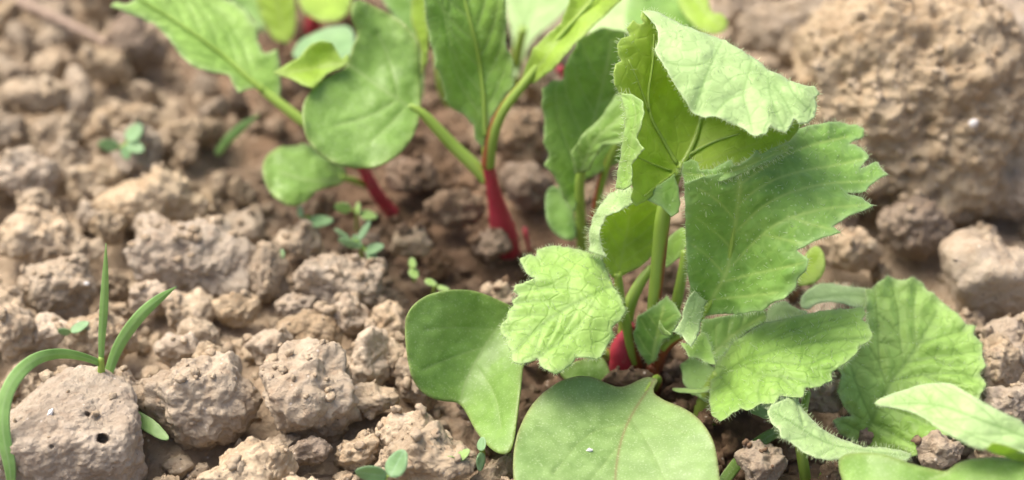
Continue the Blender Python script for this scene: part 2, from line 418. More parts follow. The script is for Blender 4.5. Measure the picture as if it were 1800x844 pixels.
def tube(pts, rad_px, mat='stalk', red=None, seg=14, flat=1.0, step=0.06, lump=0.0, seed=0):
    """a stalk along (px, py, depth) points with radii in photograph pixels; red: 0..1 amount per point or (side, amount)"""
    p = np.asarray(pts, float); X = P(p[:, 0], p[:, 1], p[:, 2]); R = np.asarray(rad_px, float) * p[:, 2] / FPX
    rd = np.zeros(len(p)) if red is None else np.asarray(red, float)
    A = chaikin(np.c_[X, R, rd], 3, False); A = resample(A, step, False)
    X, R, rd = A[:, :3], A[:, 3], A[:, 4]
    T = np.gradient(X, axis=0); T /= np.linalg.norm(T, axis=1)[:, None]
    n, V, red_at = len(X), [], []
    vd = np.array([0, cp, -sp])
    for i in range(n):
        s = np.cross(T[i], vd); s /= np.linalg.norm(s) + 1e-9; b = np.cross(s, T[i])
        for j in range(seg):
            a = 2 * math.pi * j / seg; k = 1.0
            V.append(X[i] + R[i] * k * (math.cos(a) * s + math.sin(a) * b * flat))
            red_at.append(min(1, rd[i] * (1.0 if rd[i] > .9 else (0.5 + 0.9 * math.cos(a)))))
    V = np.array(V)
    if lump:
        ctr = np.repeat(X, seg, 0); V = ctr + (V - ctr) * (1 + lump * fbm(V / .15, seed, 3))[:, None]
    F = [[i * seg + j, i * seg + (j + 1) % seg, (i + 1) * seg + (j + 1) % seg, (i + 1) * seg + j] for i in range(n - 1) for j in range(seg)]
    V = np.vstack([V, X[:1], X[-1:]]); red_at += [rd[0], rd[-1]]
    F += [[(j + 1) % seg, j, n * seg] for j in range(seg)] + [[(n - 1) * seg + j, (n - 1) * seg + (j + 1) % seg, n * seg + 1] for j in range(seg)]
    return (V, F, M[mat], {'red': red_at})

def ribbon(pts, w_px, mat='grass', fold=0.25, seg=8, thick=0.018, twist=None):
    """a grass blade: centre line (px, py, depth), full widths in pixels, keeled"""
    p = np.asarray(pts, float); X = P(p[:, 0], p[:, 1], p[:, 2]); W = np.asarray(w_px, float) * p[:, 2] / FPX / 2
    tw = np.zeros(len(p)) if twist is None else np.radians(twist)
    A = resample(chaikin(np.c_[X, W, tw], 3, False), 0.08, False); X, W, tw = A[:, :3], A[:, 3], A[:, 4]
    T = np.gradient(X, axis=0); T /= np.linalg.norm(T, axis=1)[:, None]; vd = np.array([0, cp, -sp]); V = []; vein = []; edge = []
    for i in range(len(X)):
        s = np.cross(T[i], vd); s /= np.linalg.norm(s) + 1e-9; b = np.cross(s, T[i])
        s2 = s * math.cos(tw[i]) + b * math.sin(tw[i]); b2 = b * math.cos(tw[i]) - s * math.sin(tw[i])
        for j in range(seg + 1):
            t = 2 * j / seg - 1
            V.append(X[i] + W[i] * (t * s2 + fold * abs(t) * b2)); vein.append(.9 * math.exp(-(t / .12) ** 2)); edge.append(max(0, abs(t) - .75) * 3)
    V = np.array(V); k = seg + 1; n = len(X); N = np.tile(vd, (len(V), 1))
    B = V + N * thick; nv = len(V)
    F = [[i * k + j, i * k + j + 1, (i + 1) * k + j + 1, (i + 1) * k + j] for i in range(n - 1) for j in range(seg)]
    Fb = [[a + nv for a in f[::-1]] for f in F]
    S = [[i * k, (i + 1) * k, (i + 1) * k + nv, i * k + nv] for i in range(n - 1)] + [[i * k + seg, i * k + seg + nv, (i + 1) * k + seg + nv, (i + 1) * k + seg] for i in range(n - 1)]
    S += [[j, j + nv, j + 1 + nv, j + 1] for j in range(seg)] + [[(n - 1) * k + j, (n - 1) * k + j + 1, (n - 1) * k + j + 1 + nv, (n - 1) * k + j + nv] for j in range(seg)]
    return (np.vstack([V, B]), F + Fb + S, M[mat], {'vein': vein * 2, 'edge': edge * 2, 'rib': vein * 2})

# ------------------------------------------------------------------ ground
ROW = np.array([(560, 60), (700, 290), (880, 415), (1000, 520), (1110, 645), (1250, 750), (1420, 840)], float)
ROW_XY = np.array([P(x, y, depth_on(x, y))[:2] for x, y in ROW])
def wetness(xy): return np.exp(-(dist_poly(np.atleast_2d(xy), ROW_XY) / 2.7) ** 2)
def ground_z(xy):
    xy = np.atleast_2d(xy); q = np.c_[xy, np.zeros(len(xy))]
    far = np.clip((np.abs(xy - np.array([0, 30])).max(1) - 40) / 200, 0, 1)
    z = 0.30 * fbm(q / 2.6, 3, 3) + 0.16 * fbm(q / 0.75, 9, 3) - 0.55
    z = z + 0.05 * fbm(q / 0.2, 31, 2)
    w = worley(q / 0.42, 21); z = z + 0.10 * (0.6 - w)
    w2 = worley(q / 1.1, 22); z = z + 0.16 * (0.55 - w2)
    return z * (1 + 6 * far)
def axis(lo, hi, step, far):
    mid = np.arange(lo, hi + step, step); e = step; out_lo, out_hi = [], []; x = 0.0
    while x < far: e *= 1.22; x += e; out_lo.append(lo - x); out_hi.append(mid[-1] + x)
    return np.r_[out_lo[::-1], mid, out_hi]
gxs = axis(-13, 13, 0.085, 6000); gys = axis(19, 46, 0.085, 6000)
GX, GY = np.meshgrid(gxs, gys); gxy = np.c_[GX.ravel(), GY.ravel()]
gz = ground_z(gxy); nx, ny = len(gxs), len(gys)
ii = (np.arange(ny - 1)[:, None] * nx + np.arange(nx - 1)[None]).ravel()
gf = np.stack([ii, ii + 1, ii + nx + 1, ii + nx], -1)
ground = link('ground', new_mesh('ground', np.c_[gxy, gz], gf, M['ground'], {'wet': np.clip(0.38 + 0.5 * wetness(gxy), 0, 1)}))
ground['kind'] = 'structure'; ground['label'] = 'bare brown crumbly garden soil'

# ------------------------------------------------------------------ clods
def ico(level):
    import bmesh
    bm = bmesh.new(); bmesh.ops.create_icosphere(bm, subdivisions=level, radius=1)
    v = np.array([x.co[:] for x in bm.verts]); f = np.array([[y.index for y in x.verts] for x in bm.faces]); bm.free(); return v, f
ICO = {k: ico(k) for k in (2, 3, 5, 6, 7)}
ICO[4] = ico(4)
def clod_shape(radii, level, seed, cuts=11, rough=1.0, pits=0.0, holes=(), lump=0.22, planes=()):
    v, f = ICO[level]; r = np.random.default_rng(seed)
    pn = r.normal(size=(cuts, 3)); pn /= np.linalg.norm(pn, axis=1)[:, None]; pc = r.uniform(.72, 1.0, cuts)
    for nx_, ny_, nz_, c_ in planes:                 # broken flat faces
        q_ = np.array([nx_, ny_, nz_]); pn = np.vstack([pn, q_ / np.linalg.norm(q_)]); pc = np.r_[pc, c_]
    dots = np.clip(v @ pn.T, 1e-3, None); rr = pc / dots
    k = 15.0; rad = -np.log(np.exp(-k * np.minimum(rr, 1.6)).sum(1) + np.exp(-k * 1.12)) / k
    p = v * rad[:, None] * np.asarray(radii)
    m = float(np.mean(radii)); n = v / np.asarray(radii); n /= np.linalg.norm(n, axis=1)[:, None]
    o = r.uniform(0, 50, 3)
    h = lump * m * fbm(p / (0.8 * m) + o, seed, 3)
    h += rough * 0.085 * min(1, m / .55) * (0.62 - worley(p / 0.24 + o, seed + 3))
    h += rough * 0.05 * min(1, m / .4) * (0.62 - worley(p / 0.10 + o, seed + 5))
    h += rough * 0.06 * fbm(p / 0.19 + o, seed + 7, 4, .6)
    if pits:
        w = worley(p / 0.34 + o * 2, seed + 9); h -= pits * 0.2 * np.exp(-(w / .36) ** 2)
    p = p + n * h[:, None]
    for c, rad_, dep in holes:
        t = np.linalg.norm(p - c, axis=1) / rad_
        p = p - n * (dep * np.clip(1.25 - t, 0, 1) ** .5 * (t < 1.25))[:, None]
    return p, f
placed = []      # footprints: x, y, radius
OB_N = 0
def hero_clod(cx, cy, w, h, label, name='soil_clod', level=None, seed=None, wet=None, zc=0.22, group=None, rough=0.8, cuts=14, pits=0.0, deep=1.0, rot=0.0, hole_px=(), mat='soil', lump=0.17, planes=()):
    global OB_N; OB_N += 1; seed = seed or 100 + OB_N * 13
    z = zc * h * 33.0 / FPX
    d = float(depth_on(cx, cy, z)); c = P(cx, cy, d); k = d / FPX / 2 * 1.04
    radii = (w * k, h * k * deep, h * k)
    hl = []
    for (hx, hy, hr, dep) in hole_px:            # worm holes, where the sight line meets the clod's surface
        o3 = np.array([0, 0, CAM_H]); dv = P(hx, hy, 1.0) - o3; R = np.array(radii); oo = (o3 - c) / R; dd = dv / R
        A_, B_, C_ = dd @ dd, oo @ dd, oo @ oo - 0.97; t = (-B_ - math.sqrt(max(0, B_ * B_ - A_ * C_))) / A_
        hl.append((o3 + dv * t - c, hr * d / FPX, dep))
    level = level or (6 if w * h > 8500 else 5)
    p, f = clod_shape(radii, level, seed, cuts, rough, pits, (), lump, planes)
    for hc, hr, dep in hl:
        rel = p - hc; i = np.argmin((rel ** 2).sum(1)); hc = p[i]; ax = -hc / np.linalg.norm(hc) * .5 + np.array([0, .55, -.35]); ax /= np.linalg.norm(ax)
        t = np.linalg.norm((p - hc) - ((p - hc) @ ax)[:, None] * ax, axis=1) / hr * (1 + .25 * vnoise(p / .06, 5))
        near = np.linalg.norm(p - hc, axis=1) < hr * 2.2
        p = p + ax * (dep * np.clip((1.15 - t) / .3, 0, 1) * near)[:, None]
    o = link(name, new_mesh(name, p, f, M[mat])); o.location = tuple(c * CM)
    tag(o, label, 'soil clod', group)
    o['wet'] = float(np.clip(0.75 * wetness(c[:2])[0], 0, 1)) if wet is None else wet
    placed.append((c[0], c[1], max(radii[0], radii[1]) * .82, radii))
    return o
HC = [  # cx, cy, w, h, wet, label
    (128, 788, 312, 258, .0, 'large smooth tan clod with a round wormhole, in front of the grass seedling'),
    (355, 706, 200, 172, .0, 'big knobbly tan clod beside the clod with the wormhole'),
    (432, 845, 165, 115, .0, 'rough pale clod cut by the lower picture edge, past the wormhole clod'),
    (340, 462, 222, 128, .0, 'long flat tan slab of soil beyond the grass seedling'),
    (106, 508, 150, 112, .0, 'broad tan clod just behind the upright grass blade'),
    (68, 418, 150, 95, .0, 'wedge-shaped tan clod behind the broad clod by the grass'),
    (540, 692, 172, 182, .0, 'tall knobbly brown clod between the grass and the heart-shaped seed leaf'),
    (594, 494, 150, 108, .05, 'grey-tan rounded clod below the blue-green weed seedling'),
    (722, 768, 120, 70, .1, 'crumbly clod under the folded seed leaf'),
    (738, 812, 190, 110, .0, 'pale crumbly clod behind the small two-leaved weed'),
    (266, 352, 160, 100, .0, 'wide flat clod below the blurred blue-green weed'),
    (48, 308, 112, 92, .0, 'blurred rounded tan clod beside the wide flat clod'),
    (183, 594, 140, 85, .0, 'lumpy tan clod crossed by the leaning grass blade'),
    (80, 588, 80, 66, .1, 'small round clod under the arching grass blade'),
    (22, 590, 70, 92, .1, 'shadowed clod under the bend of the arching grass blade'),
    (18, 548, 62, 80, .0, 'tan clod beside the broad clod, behind the arching blade'),
    (330, 545, 88, 66, .0, 'squarish clod just below the long flat slab'),
    (352, 598, 74, 62, .0, 'round knob of soil above the big knobbly clod'),
    (318, 622, 92, 60, .0, 'small knobbly clod resting against the big knobbly clod'),
    (416, 548, 84, 52, .1, 'greyish clod tucked under the end of the flat slab'),
    (480, 618, 86, 74, .1, 'brown clod with a dark grey face beside the tall clod'),
    (545, 585, 92, 56, .35, 'reddish brown flat clod under the grey-tan rounded clod'),
    (622, 560, 62, 74, .2, 'upright small brown clod below the grey-tan rounded clod'),
    (678, 572, 66, 72, .1, 'pale peaked clod beside the folded seed leaf'),
    (648, 636, 80, 102, .1, 'long upright brown clod beside the tall knobbly clod'),
    (694, 640, 54, 66, .0, 'whitish clod touching the folded seed leaf'),
    (652, 708, 80, 60, .1, 'double-knobbed clod below the long upright clod'),
    (545, 796, 70, 50, .5, 'dark reddish clod at the foot of the tall knobbly clod'),
    (528, 426, 80, 60, .15, 'pale yellowish clod below the puckered round seed leaf'),
    (723, 430, 70, 60, .3, 'pale brown clod beside the fat red radish stem'),
    (864, 432, 60, 50, .6, 'small brown clod leaning on the fat red radish stem'),
    (240, 80, 100, 96, .6, 'dark blurred clod under the long pale leaf'),
    (190, 115, 95, 56, .0, 'blurred tan clod by the end of the dry twig'),
    (60, 168, 110, 62, .0, 'blurred flat tan clod on the open soil below the twig'),
    (165, 325, 110, 56, .0, 'blurred tan clod between the blue-green weed and the wide flat clod'),
    (62, 356, 60, 46, .0, 'little blurred clod between two larger tan clods'),
    (148, 440, 66, 50, .0, 'small clod wedged beside the wedge-shaped clod'),
    (190, 400, 62, 60, .0, 'upright little clod between wedge-shaped clod and flat slab'),
    (262, 520, 80, 62, .0, 'rounded clod behind the tip of the leaning grass blade'),
    (1600, 200, 465, 445, .0, 'huge pitted block of dry tan soil beyond the radish leaves'),
    (1752, 60, 170, 150, .1, 'blurred brown clod behind the huge pitted block'),
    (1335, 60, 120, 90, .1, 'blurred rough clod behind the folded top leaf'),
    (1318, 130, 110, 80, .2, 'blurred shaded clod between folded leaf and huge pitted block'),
    (1738, 486, 165, 150, .0, 'smooth pale stone-like lump beyond the crinkled leaf'),
    (1490, 440, 110, 74, .3, 'flat-topped brown block beside the yellow-green seed leaf'),
    (1778, 608, 84, 96, .1, 'crumbly brown clod beside the crinkled leaf'),
    (1745, 640, 90, 110, .15, 'light brown clod half hidden by the crinkled leaf'),
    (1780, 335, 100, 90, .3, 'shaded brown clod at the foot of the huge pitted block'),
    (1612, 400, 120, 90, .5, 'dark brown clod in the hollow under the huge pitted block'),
    (1770, 710, 100, 70, .2, 'brown clod behind the drooping blue-green leaf'),
    (1345, 815, 90, 76, .3, 'round brown clod under the flat green strap'),
    (1330, 690, 80, 60, .6, 'dark moist clod beneath the broad hairy leaf'),
    (1655, 792, 80, 44, .2, 'tan clod showing between crinkled leaf and drooping leaf'),
    (1440, 690, 90, 70, .4, 'moist brown clod between the two crinkled leaves'),
    (1112, 672, 96, 56, .8, 'dark moist clod in front of the crimson root, under the round seed leaf'),
    (880, 525, 66, 56, .2, 'grey-brown clod behind the folded seed leaf'),
    (800, 370, 90, 70, .6, 'moist brown clod beside the red radish stem'),
    (720, 310, 90, 70, .7, 'dark moist clod behind the round seed leaf'),
    (920, 240, 110, 90, .6, 'blurred moist clod behind the yellow leaf stalk'),
    (930, 330, 90, 80, .6, 'blurred moist clod between red stem and dark hanging leaf'),
]
for k, (cx, cy, w, h, wet, lab) in enumerate(HC):
    big = w * h > 60000
    kw = {}
    if k == 0: kw = dict(level=7, rough=.6, cuts=4, zc=.08, lump=.08, planes=((0, -.05, 1, .66), (.1, -1, .25, .78), (1, -.2, .1, .84), (-1, 0, .1, .86)), hole_px=((177, 764, 8.5, .35), (163, 706, 4.5, .12), (88, 792, 4.0, .08)))
    elif lab.startswith('huge'): kw = dict(level=7, rough=1.0, pits=1.0, zc=.30, cuts=6, deep=.8, lump=.2, planes=((.05, -.75, .65, .74), (-1, 0, 0, .85), (1, -.2, .2, .88), (.3, 0, 1, .86)))
    elif lab.startswith('smooth pale'): kw = dict(level=5, rough=.45, cuts=8)
    hero_clod(cx, cy, w, h, lab, wet=wet, name='soil_clod', **kw)

# clods of the open soil: 26 shapes, copied
protos = []
for k in range(26):
    a = rng.uniform(.7, 1.4, 3); a[2] *= .85
    p, f = clod_shape(tuple(.42 * a / a.mean()), 5, 500 + k * 7, cuts=9, rough=1.2, lump=.18)
    protos.append(new_mesh('soil_clod', p, f, M['soil']))
MARKS = [(128, 790, 'the clod with the wormhole'), (355, 706, 'the big knobbly clod near the grass'), (432, 845, 'the rough pale clod at the picture edge'), (340, 462, 'the long flat slab'), (106, 508, 'the broad clod behind the grass'),
         (68, 418, 'the wedge-shaped clod'), (540, 692, 'the tall knobbly clod'), (594, 494, 'the grey-tan rounded clod'), (760, 790, 'the folded seed leaf'), (266, 352, 'the wide flat clod'), (222, 262, 'the blurred blue-green weed'),
         (100, 45, 'the dry twig'), (60, 168, 'the blurred flat clod'), (300, 120, 'the long pale leaf'), (410, 235, 'the lone blurred grass blade'), (520, 320, 'the puckered round seed leaf'), (655, 335, 'the thin red stem'), (880, 410, 'the fat crimson stem'),
         (760, 440, 'the tiny bright sprout'), (1020, 420, 'the dark hanging leaf'), (1110, 640, 'the root of the folded-leaf plant'), (1320, 730, 'the broad hairy leaf'), (1590, 200, 'the huge pitted block'), (1738, 486, 'the smooth pale lump'),
         (1490, 440, 'the flat-topped brown block'), (1770, 640, 'the crinkled leaf'), (1345, 815, 'the flat green strap'), (1335, 60, 'the folded top leaf'), (550, 60, 'the farthest radish'), (905, 150, 'the whitish leaf'),
         (1318, 140, 'the shaded clod behind the folded leaf'), (1752, 60, 'the blurred brown clod past the pitted block'), (1420, 330, 'the notched dark leaf'), (1612, 410, 'the hollow under the pitted block'), (1440, 150, 'the foot of the pitted block')]
MARK_XY = np.array([gpt0[:2] for gpt0 in (P(x, y, depth_on(x, y)) for x, y, _ in MARKS)])
def fill_label(x, y, r, wet):
    k = int(np.argmin(((MARK_XY - (x, y)) ** 2).sum(1)))
    return f"{'small' if r > .3 else 'tiny'} {'moist brown' if wet > .4 else 'dry tan'} lump of soil beside {MARKS[k][2]}", f'soil lumps beside {MARKS[k][2]}'
cnt_in = 0; tries = 0; extra = []
grid_pts = [(x, y, r) for x, y, r, _ in placed]
for r_lo, r_hi, n in ((.45, .62, 36), (.30, .45, 260), (.19, .30, 900)):
    for _ in range(n * 6):
        x, y = rng.uniform(-11.5, 11.5), rng.uniform(19.5, 45)
        r = rng.uniform(r_lo, r_hi)
        if any((x - a) ** 2 + (y - b) ** 2 < ((r + c) * .86) ** 2 for a, b, c in grid_pts): continue
        px, py, d_ = project((x, y, 0.1))
        if r > .27 and wetness(np.array([x, y]))[0] > .3: continue
        vis = -60 < px < 1860 and -60 < py < 930
        if vis and cnt_in >= 236: continue
        grid_pts.append((x, y, r)); n -= 1
        if not vis: extra.append((x, y, r)); continue
        cnt_in += 1
        o = link('soil_clod', protos[rng.integers(26)])
        s = r / .42; o.scale = (s * rng.uniform(.9, 1.25), s * rng.uniform(.9, 1.2), s * rng.uniform(.75, 1.05))
        o.location = (x * CM, y * CM, (float(ground_z([(x, y)])[0]) + .27 + r * rng.uniform(.15, .45)) * CM)
        o.rotation_euler = tuple(rng.uniform(0, 6.28, 3))
        wv = float(wetness(np.array([x, y]))[0])
        o['wet'] = float(np.clip(.8 * wv + rng.uniform(-.1, .25), 0, 1)); lb_, gr_ = fill_label(x, y, r, o['wet']); tag(o, lb_, 'soil clod', gr_)
        if n <= 0: break

# crumbs too many to count, and the clods out of the picture: one mesh each
def rubble(name, items, level, label, wetv):
    v, f = ICO[level]; V = []; F = []; nv = len(v)
    shapes = []
    for k in range(14):
        r = np.random.default_rng(900 + k); pn = r.normal(size=(8, 3)); pn /= np.linalg.norm(pn, axis=1)[:, None]
        rad = np.minimum((r.uniform(.5, 1, 8) / np.clip(v @ pn.T, 1e-3, None)).min(1), 1.15)
        s = v * rad[:, None]; s = s * (1 + .34 * fbm(s * 2.1 + k, k, 3))[:, None]; shapes.append(s)
    for i, (x, y, z, r) in enumerate(items):
        s = shapes[rng.integers(14)]; a = rng.uniform(0, 6.28); c_, s_ = math.cos(a), math.sin(a)
        q = s * (r * rng.uniform(.8, 1.25, 3)); q = np.c_[q[:, 0] * c_ - q[:, 1] * s_, q[:, 0] * s_ + q[:, 1] * c_, q[:, 2]]
        V.append(q + (x, y, z)); F.append(f + i * nv)
    V = np.vstack(V); o = link(name, new_mesh(name, V, np.vstack(F), M['ground'], {'wet': np.clip(.15 + .7 * wetness(V[:, :2]), 0, 1)}))
    tag(o, label, None, None, 'stuff'); return o
n = 6800
bpy.context.view_layer.update(); DG = bpy.context.evaluated_depsgraph_get()
cx_ = np.c_[rng.uniform(-10.5, 10.5, n), rng.uniform(20.5, 44, n)]; cr_ = .035 + .165 * rng.random(n) ** 2.3
fine, coarse = [], []
for (x, y), r in zip(cx_, cr_):                  # every crumb rests on the clod or soil below it
    ok, loc, nor, _i, ob, _m = SC.ray_cast(DG, Vector((x * CM, y * CM, .08)), Vector((0, 0, -1)))
    if not ok: continue
    if ob.name != 'ground':
        if nor.z < .45 or r > .15 or (ob.name in ('soil_clod', 'soil_clod.043') and rng.random() < .8): continue
        r *= .75
    (coarse if r > .095 else fine).append((x, y, loc.z / CM + r * .3, r))
rubble('soil_crumbs', fine, 2, 'fine loose crumbs of soil between and on the clods', None)
rubble('soil_crumbs', coarse, 3, 'coarse loose crumbs of soil between the clods', None)
for _ in range(900):
    x, y, r = rng.uniform(-24, 24), rng.uniform(8, 62), rng.uniform(.3, .9)
    px, py, d_ = project((x, y, 0))
    if -120 < px < 1920 and -120 < py < 1000: continue
    extra.append((x, y, r))
rubble('soil_rubble', [(x, y, float(ground_z([(x, y)])[0]) + r * .25, r) for x, y, r in extra], 2, 'cloddy soil stretching away around the radish bed', None)

# ------------------------------------------------------------------ radish plants
def gpt(px, py, z=0.0): return P(px, py, depth_on(px, py, z))
def leaf(T, name, outline, depth, mat, hair=None, label=None, parent=None, stalk=None, **kw):
    """one blade of plant T with its bristles and stalk as sub-parts"""
    g, info = patch(outline, depth, mat, **kw)
    o = T.part(name, g, parent, label)
    if hair is not None and parent is None:
        h = T.part('hairs', hairs(info, seed=kw.get('seed', 0), **hair), o); h['kind'] = 'stuff'
    if stalk is not None and parent is None:
        T.part('stalk', tube(*stalk[:2], **(stalk[2] if len(stalk) > 2 else {})), o)
    return o, info
def midrib(T, o, info, pts, r0, r1):
    """a raised vein lying on a blade"""
    q = resample(chaikin(np.asarray(pts, float), 2, False), 8, False); d = info['depth'](q) - .012
    T.part('midrib', tube(np.c_[q, d], np.linspace(r0, r1, len(q)), seg=8, flat=.7), o)
def sub_hairs(T, o, info, **kw):
    h = T.part('hairs', hairs(info, **kw), o); h['kind'] = 'stuff'

# --- the plant with the folded top leaf
A = Thing('radish_plant', 'radish seedling with a folded top leaf and a large round seed leaf in front', 'radish plant', gpt(1110, 650), 'radish seedlings along the row')
T = A
A.part('root', tube([(1102, 685, 34.1), (1097, 655, 33.9), (1093, 628, 33.75), (1094, 606, 33.6), (1102, 588, 33.5), (1112, 570, 33.4)], (22, 25, 24, 19, 12, 8), 'root', red=(1, 1, 1, 1, 1, 1), seg=20, lump=.05), label='crimson swollen radish root')
A.part('stem', tube([(1150, 700, 34.0), (1148, 672, 33.8), (1147, 652, 33.65), (1147, 640, 33.6)], (15, 14, 12, 10), red=(1, 1, 1, 1)))
# folded top leaf: back wall, then flap, curls and lobes as its sub-parts
lobeA = [(1130, 20), (1142, 22), (1166, 33), (1200, 47), (1240, 62), (1290, 86), (1350, 122), (1400, 148), (1435, 160), (1432, 195), (1405, 226), (1388, 248), (1345, 272), (1290, 292), (1240, 300),
         (1200, 302), (1182, 312), (1160, 334), (1135, 354), (1118, 362), (1109, 350), (1113, 330), (1104, 305), (1100, 250), (1102, 205), (1092, 168), (1080, 148), (1078, 130), (1082, 113), (1092, 107), (1086, 92), (1085, 80), (1092, 68), (1106, 63), (1102, 50), (1112, 37), (1123, 42), (1130, 40), (1126, 29)]
dA = [(1196, 300, 32.45), (1130, 22, 32.15), (1240, 62, 32.1), (1350, 122, 31.9), (1435, 162, 31.75), (1085, 120, 31.8), (1100, 250, 31.7), (1115, 355, 31.8), (1220, 180, 32.75), (1300, 200, 32.6), (1385, 250, 31.55), (1300, 288, 31.6), (1160, 180, 32.4)]
la, ia = leaf(A, 'leaf', lobeA, dA, 'young', rib=[(1194, 298), (1212, 268), (1226, 235), (1234, 200), (1240, 150), (1245, 80)],
     veins=[[(1188, 285), (1165, 245), (1142, 205), (1138, 165), (1148, 115), (1150, 60)], [(1140, 195), (1125, 150), (1105, 105)], [(1205, 276), (1250, 250), (1300, 225), (1380, 190)], [(1205, 290), (1260, 275), (1330, 250)], [(1180, 300), (1150, 290), (1118, 275)]],
     step=3.6, wob=1.2, rnd=0, seed=1, vw=4.2, label='folded top leaf with its tip bent forward',
     hair=dict(every=3.0, length=(5, 11), surf=140, keep=lambda p: p[0] < 1115 or (p[1] > 40 and p[0] < 1105)),
     stalk=([(1200, 285, 32.5), (1182, 320, 32.5), (1166, 372, 32.65), (1160, 430, 32.9), (1151, 525, 33.2), (1144, 600, 33.5), (1146, 650, 33.8)], (7, 11, 14, 13.5, 12, 11, 12), dict(red=(0, .1, .3, .55, .6, .8, 1))))
for v_, a_, b_ in (([(1194, 298), (1212, 268), (1226, 235), (1234, 200)], 6, 3.5), ([(1190, 288), (1165, 245), (1142, 205), (1138, 165), (1148, 115), (1150, 60)], 3.6, 1.6), ([(1140, 195), (1125, 150), (1105, 105)], 2.2, 1.2),
                   ([(1205, 276), (1250, 250), (1300, 235)], 3, 1.6), ([(1180, 300), (1150, 290), (1118, 275)], 2.4, 1.2), ([(1186, 304), (1160, 322), (1132, 345)], 2.4, 1.2)):
    midrib(A, la, ia, v_, a_, b_)
flap = [(1130, 20), (1145, 17), (1165, 24), (1190, 37), (1215, 48), (1240, 58), (1275, 69), (1290, 79), (1310, 92), (1325, 100), (1345, 117), (1370, 131), (1400, 146), (1415, 149), (1432, 151), (1441, 164), (1433, 171), (1437, 185), (1433, 204), (1420, 217), (1405, 219),
        (1396, 207), (1393, 219), (1382, 233), (1366, 228), (1354, 221), (1346, 236), (1328, 239), (1305, 226), (1285, 217), (1257, 205), (1240, 207), (1226, 203), (1216, 196), (1205, 178), (1190, 155), (1175, 131), (1164, 110), (1155, 98), (1152, 86), (1157, 72), (1156, 56), (1150, 42), (1141, 33)]
_, fi = leaf(A, 'folded_flap', flap, [(1135, 20, 32.1), (1240, 60, 32.05), (1345, 117, 31.85), (1438, 160, 31.7), (1430, 205, 31.25), (1385, 228, 30.95), (1325, 236, 30.85), (1225, 200, 31.0), (1154, 85, 31.55), (1290, 150, 31.35), (1240, 120, 31.4), (1228, 72, 31.8), (1335, 125, 31.6), (1412, 162, 31.45), (1165, 48, 31.9)], 'pale', parent=la,
     veins=[[(1268, 72), (1255, 100), (1240, 135), (1228, 170), (1222, 192)], [(1255, 100), (1235, 112), (1200, 115), (1175, 108)], [(1322, 102), (1315, 130), (1304, 165), (1316, 200), (1322, 230)], [(1304, 165), (1280, 172), (1258, 195)], [(1350, 122), (1352, 160), (1362, 190), (1378, 225)], [(1385, 142), (1395, 165), (1428, 195)], [(1362, 150), (1380, 175), (1393, 200)]],
     step=3.4, wob=1.0, rnd=0, seed=2, vw=4.2, ew=3, wav=.07, label='pale downy underside of the bent leaf tip')
sub_hairs(A, la, fi, every=2.6, length=(4, 9), surf=120, seed=2)
curlA = [(1090, 163), (1110, 165), (1128, 177), (1134, 198), (1126, 226), (1118, 243), (1129, 262), (1121, 273), (1109, 290), (1110, 325), (1096, 334), (1082, 330), (1088, 296), (1091, 262), (1094, 235), (1098, 205), (1094, 180)]
_, ci = leaf(A, 'curled_edge', curlA, [(1092, 165, 31.75), (1100, 200, 31.5), (1132, 200, 31.15), (1095, 250, 31.5), (1125, 262, 31.15), (1085, 325, 31.6), (1108, 320, 31.35)], 'blade', parent=la, step=3.2, wob=1.4, seed=3, puff=.035, veins=[[(1110, 175), (1118, 205), (1108, 245), (1100, 300)]])
sub_hairs(A, la, ci, every=3.0, length=(6, 13), surf=60, seed=3, keep=lambda p: p[0] < 1108)
rimA = [(1197, 304), (1203, 286), (1214, 281), (1226, 284), (1232, 299), (1250, 297), (1284, 281), (1291, 291), (1300, 291), (1318, 277), (1331, 264), (1337, 271), (1360, 260), (1385, 250), (1387, 264), (1350, 286), (1300, 308), (1262, 321), (1225, 326), (1204, 320)]
_, ri = leaf(A, 'curled_edge', rimA, [(1200, 305, 32.3), (1225, 285, 31.8), (1225, 324, 31.6), (1300, 290, 31.3), (1300, 307, 31.4), (1385, 252, 31.35), (1386, 265, 31.45)], 'deep', parent=la, step=3.4, wob=1.2, seed=4, puff=.025, veins=[[(1205, 305), (1250, 310), (1300, 300), (1360, 272)]])
sub_hairs(A, la, ri, every=2.8, length=(6, 12), surf=50, seed=4)
leaf(A, 'curled_edge', [(1186, 306), (1193, 332), (1196, 356), (1192, 373), (1180, 381), (1170, 370), (1150, 357), (1136, 351), (1156, 326)], [(1186, 308, 32.3), (1138, 350, 32.0), (1180, 380, 31.9), (1194, 345, 32.1)], 'deep', parent=la, step=3.6, wob=1.2, seed=5)

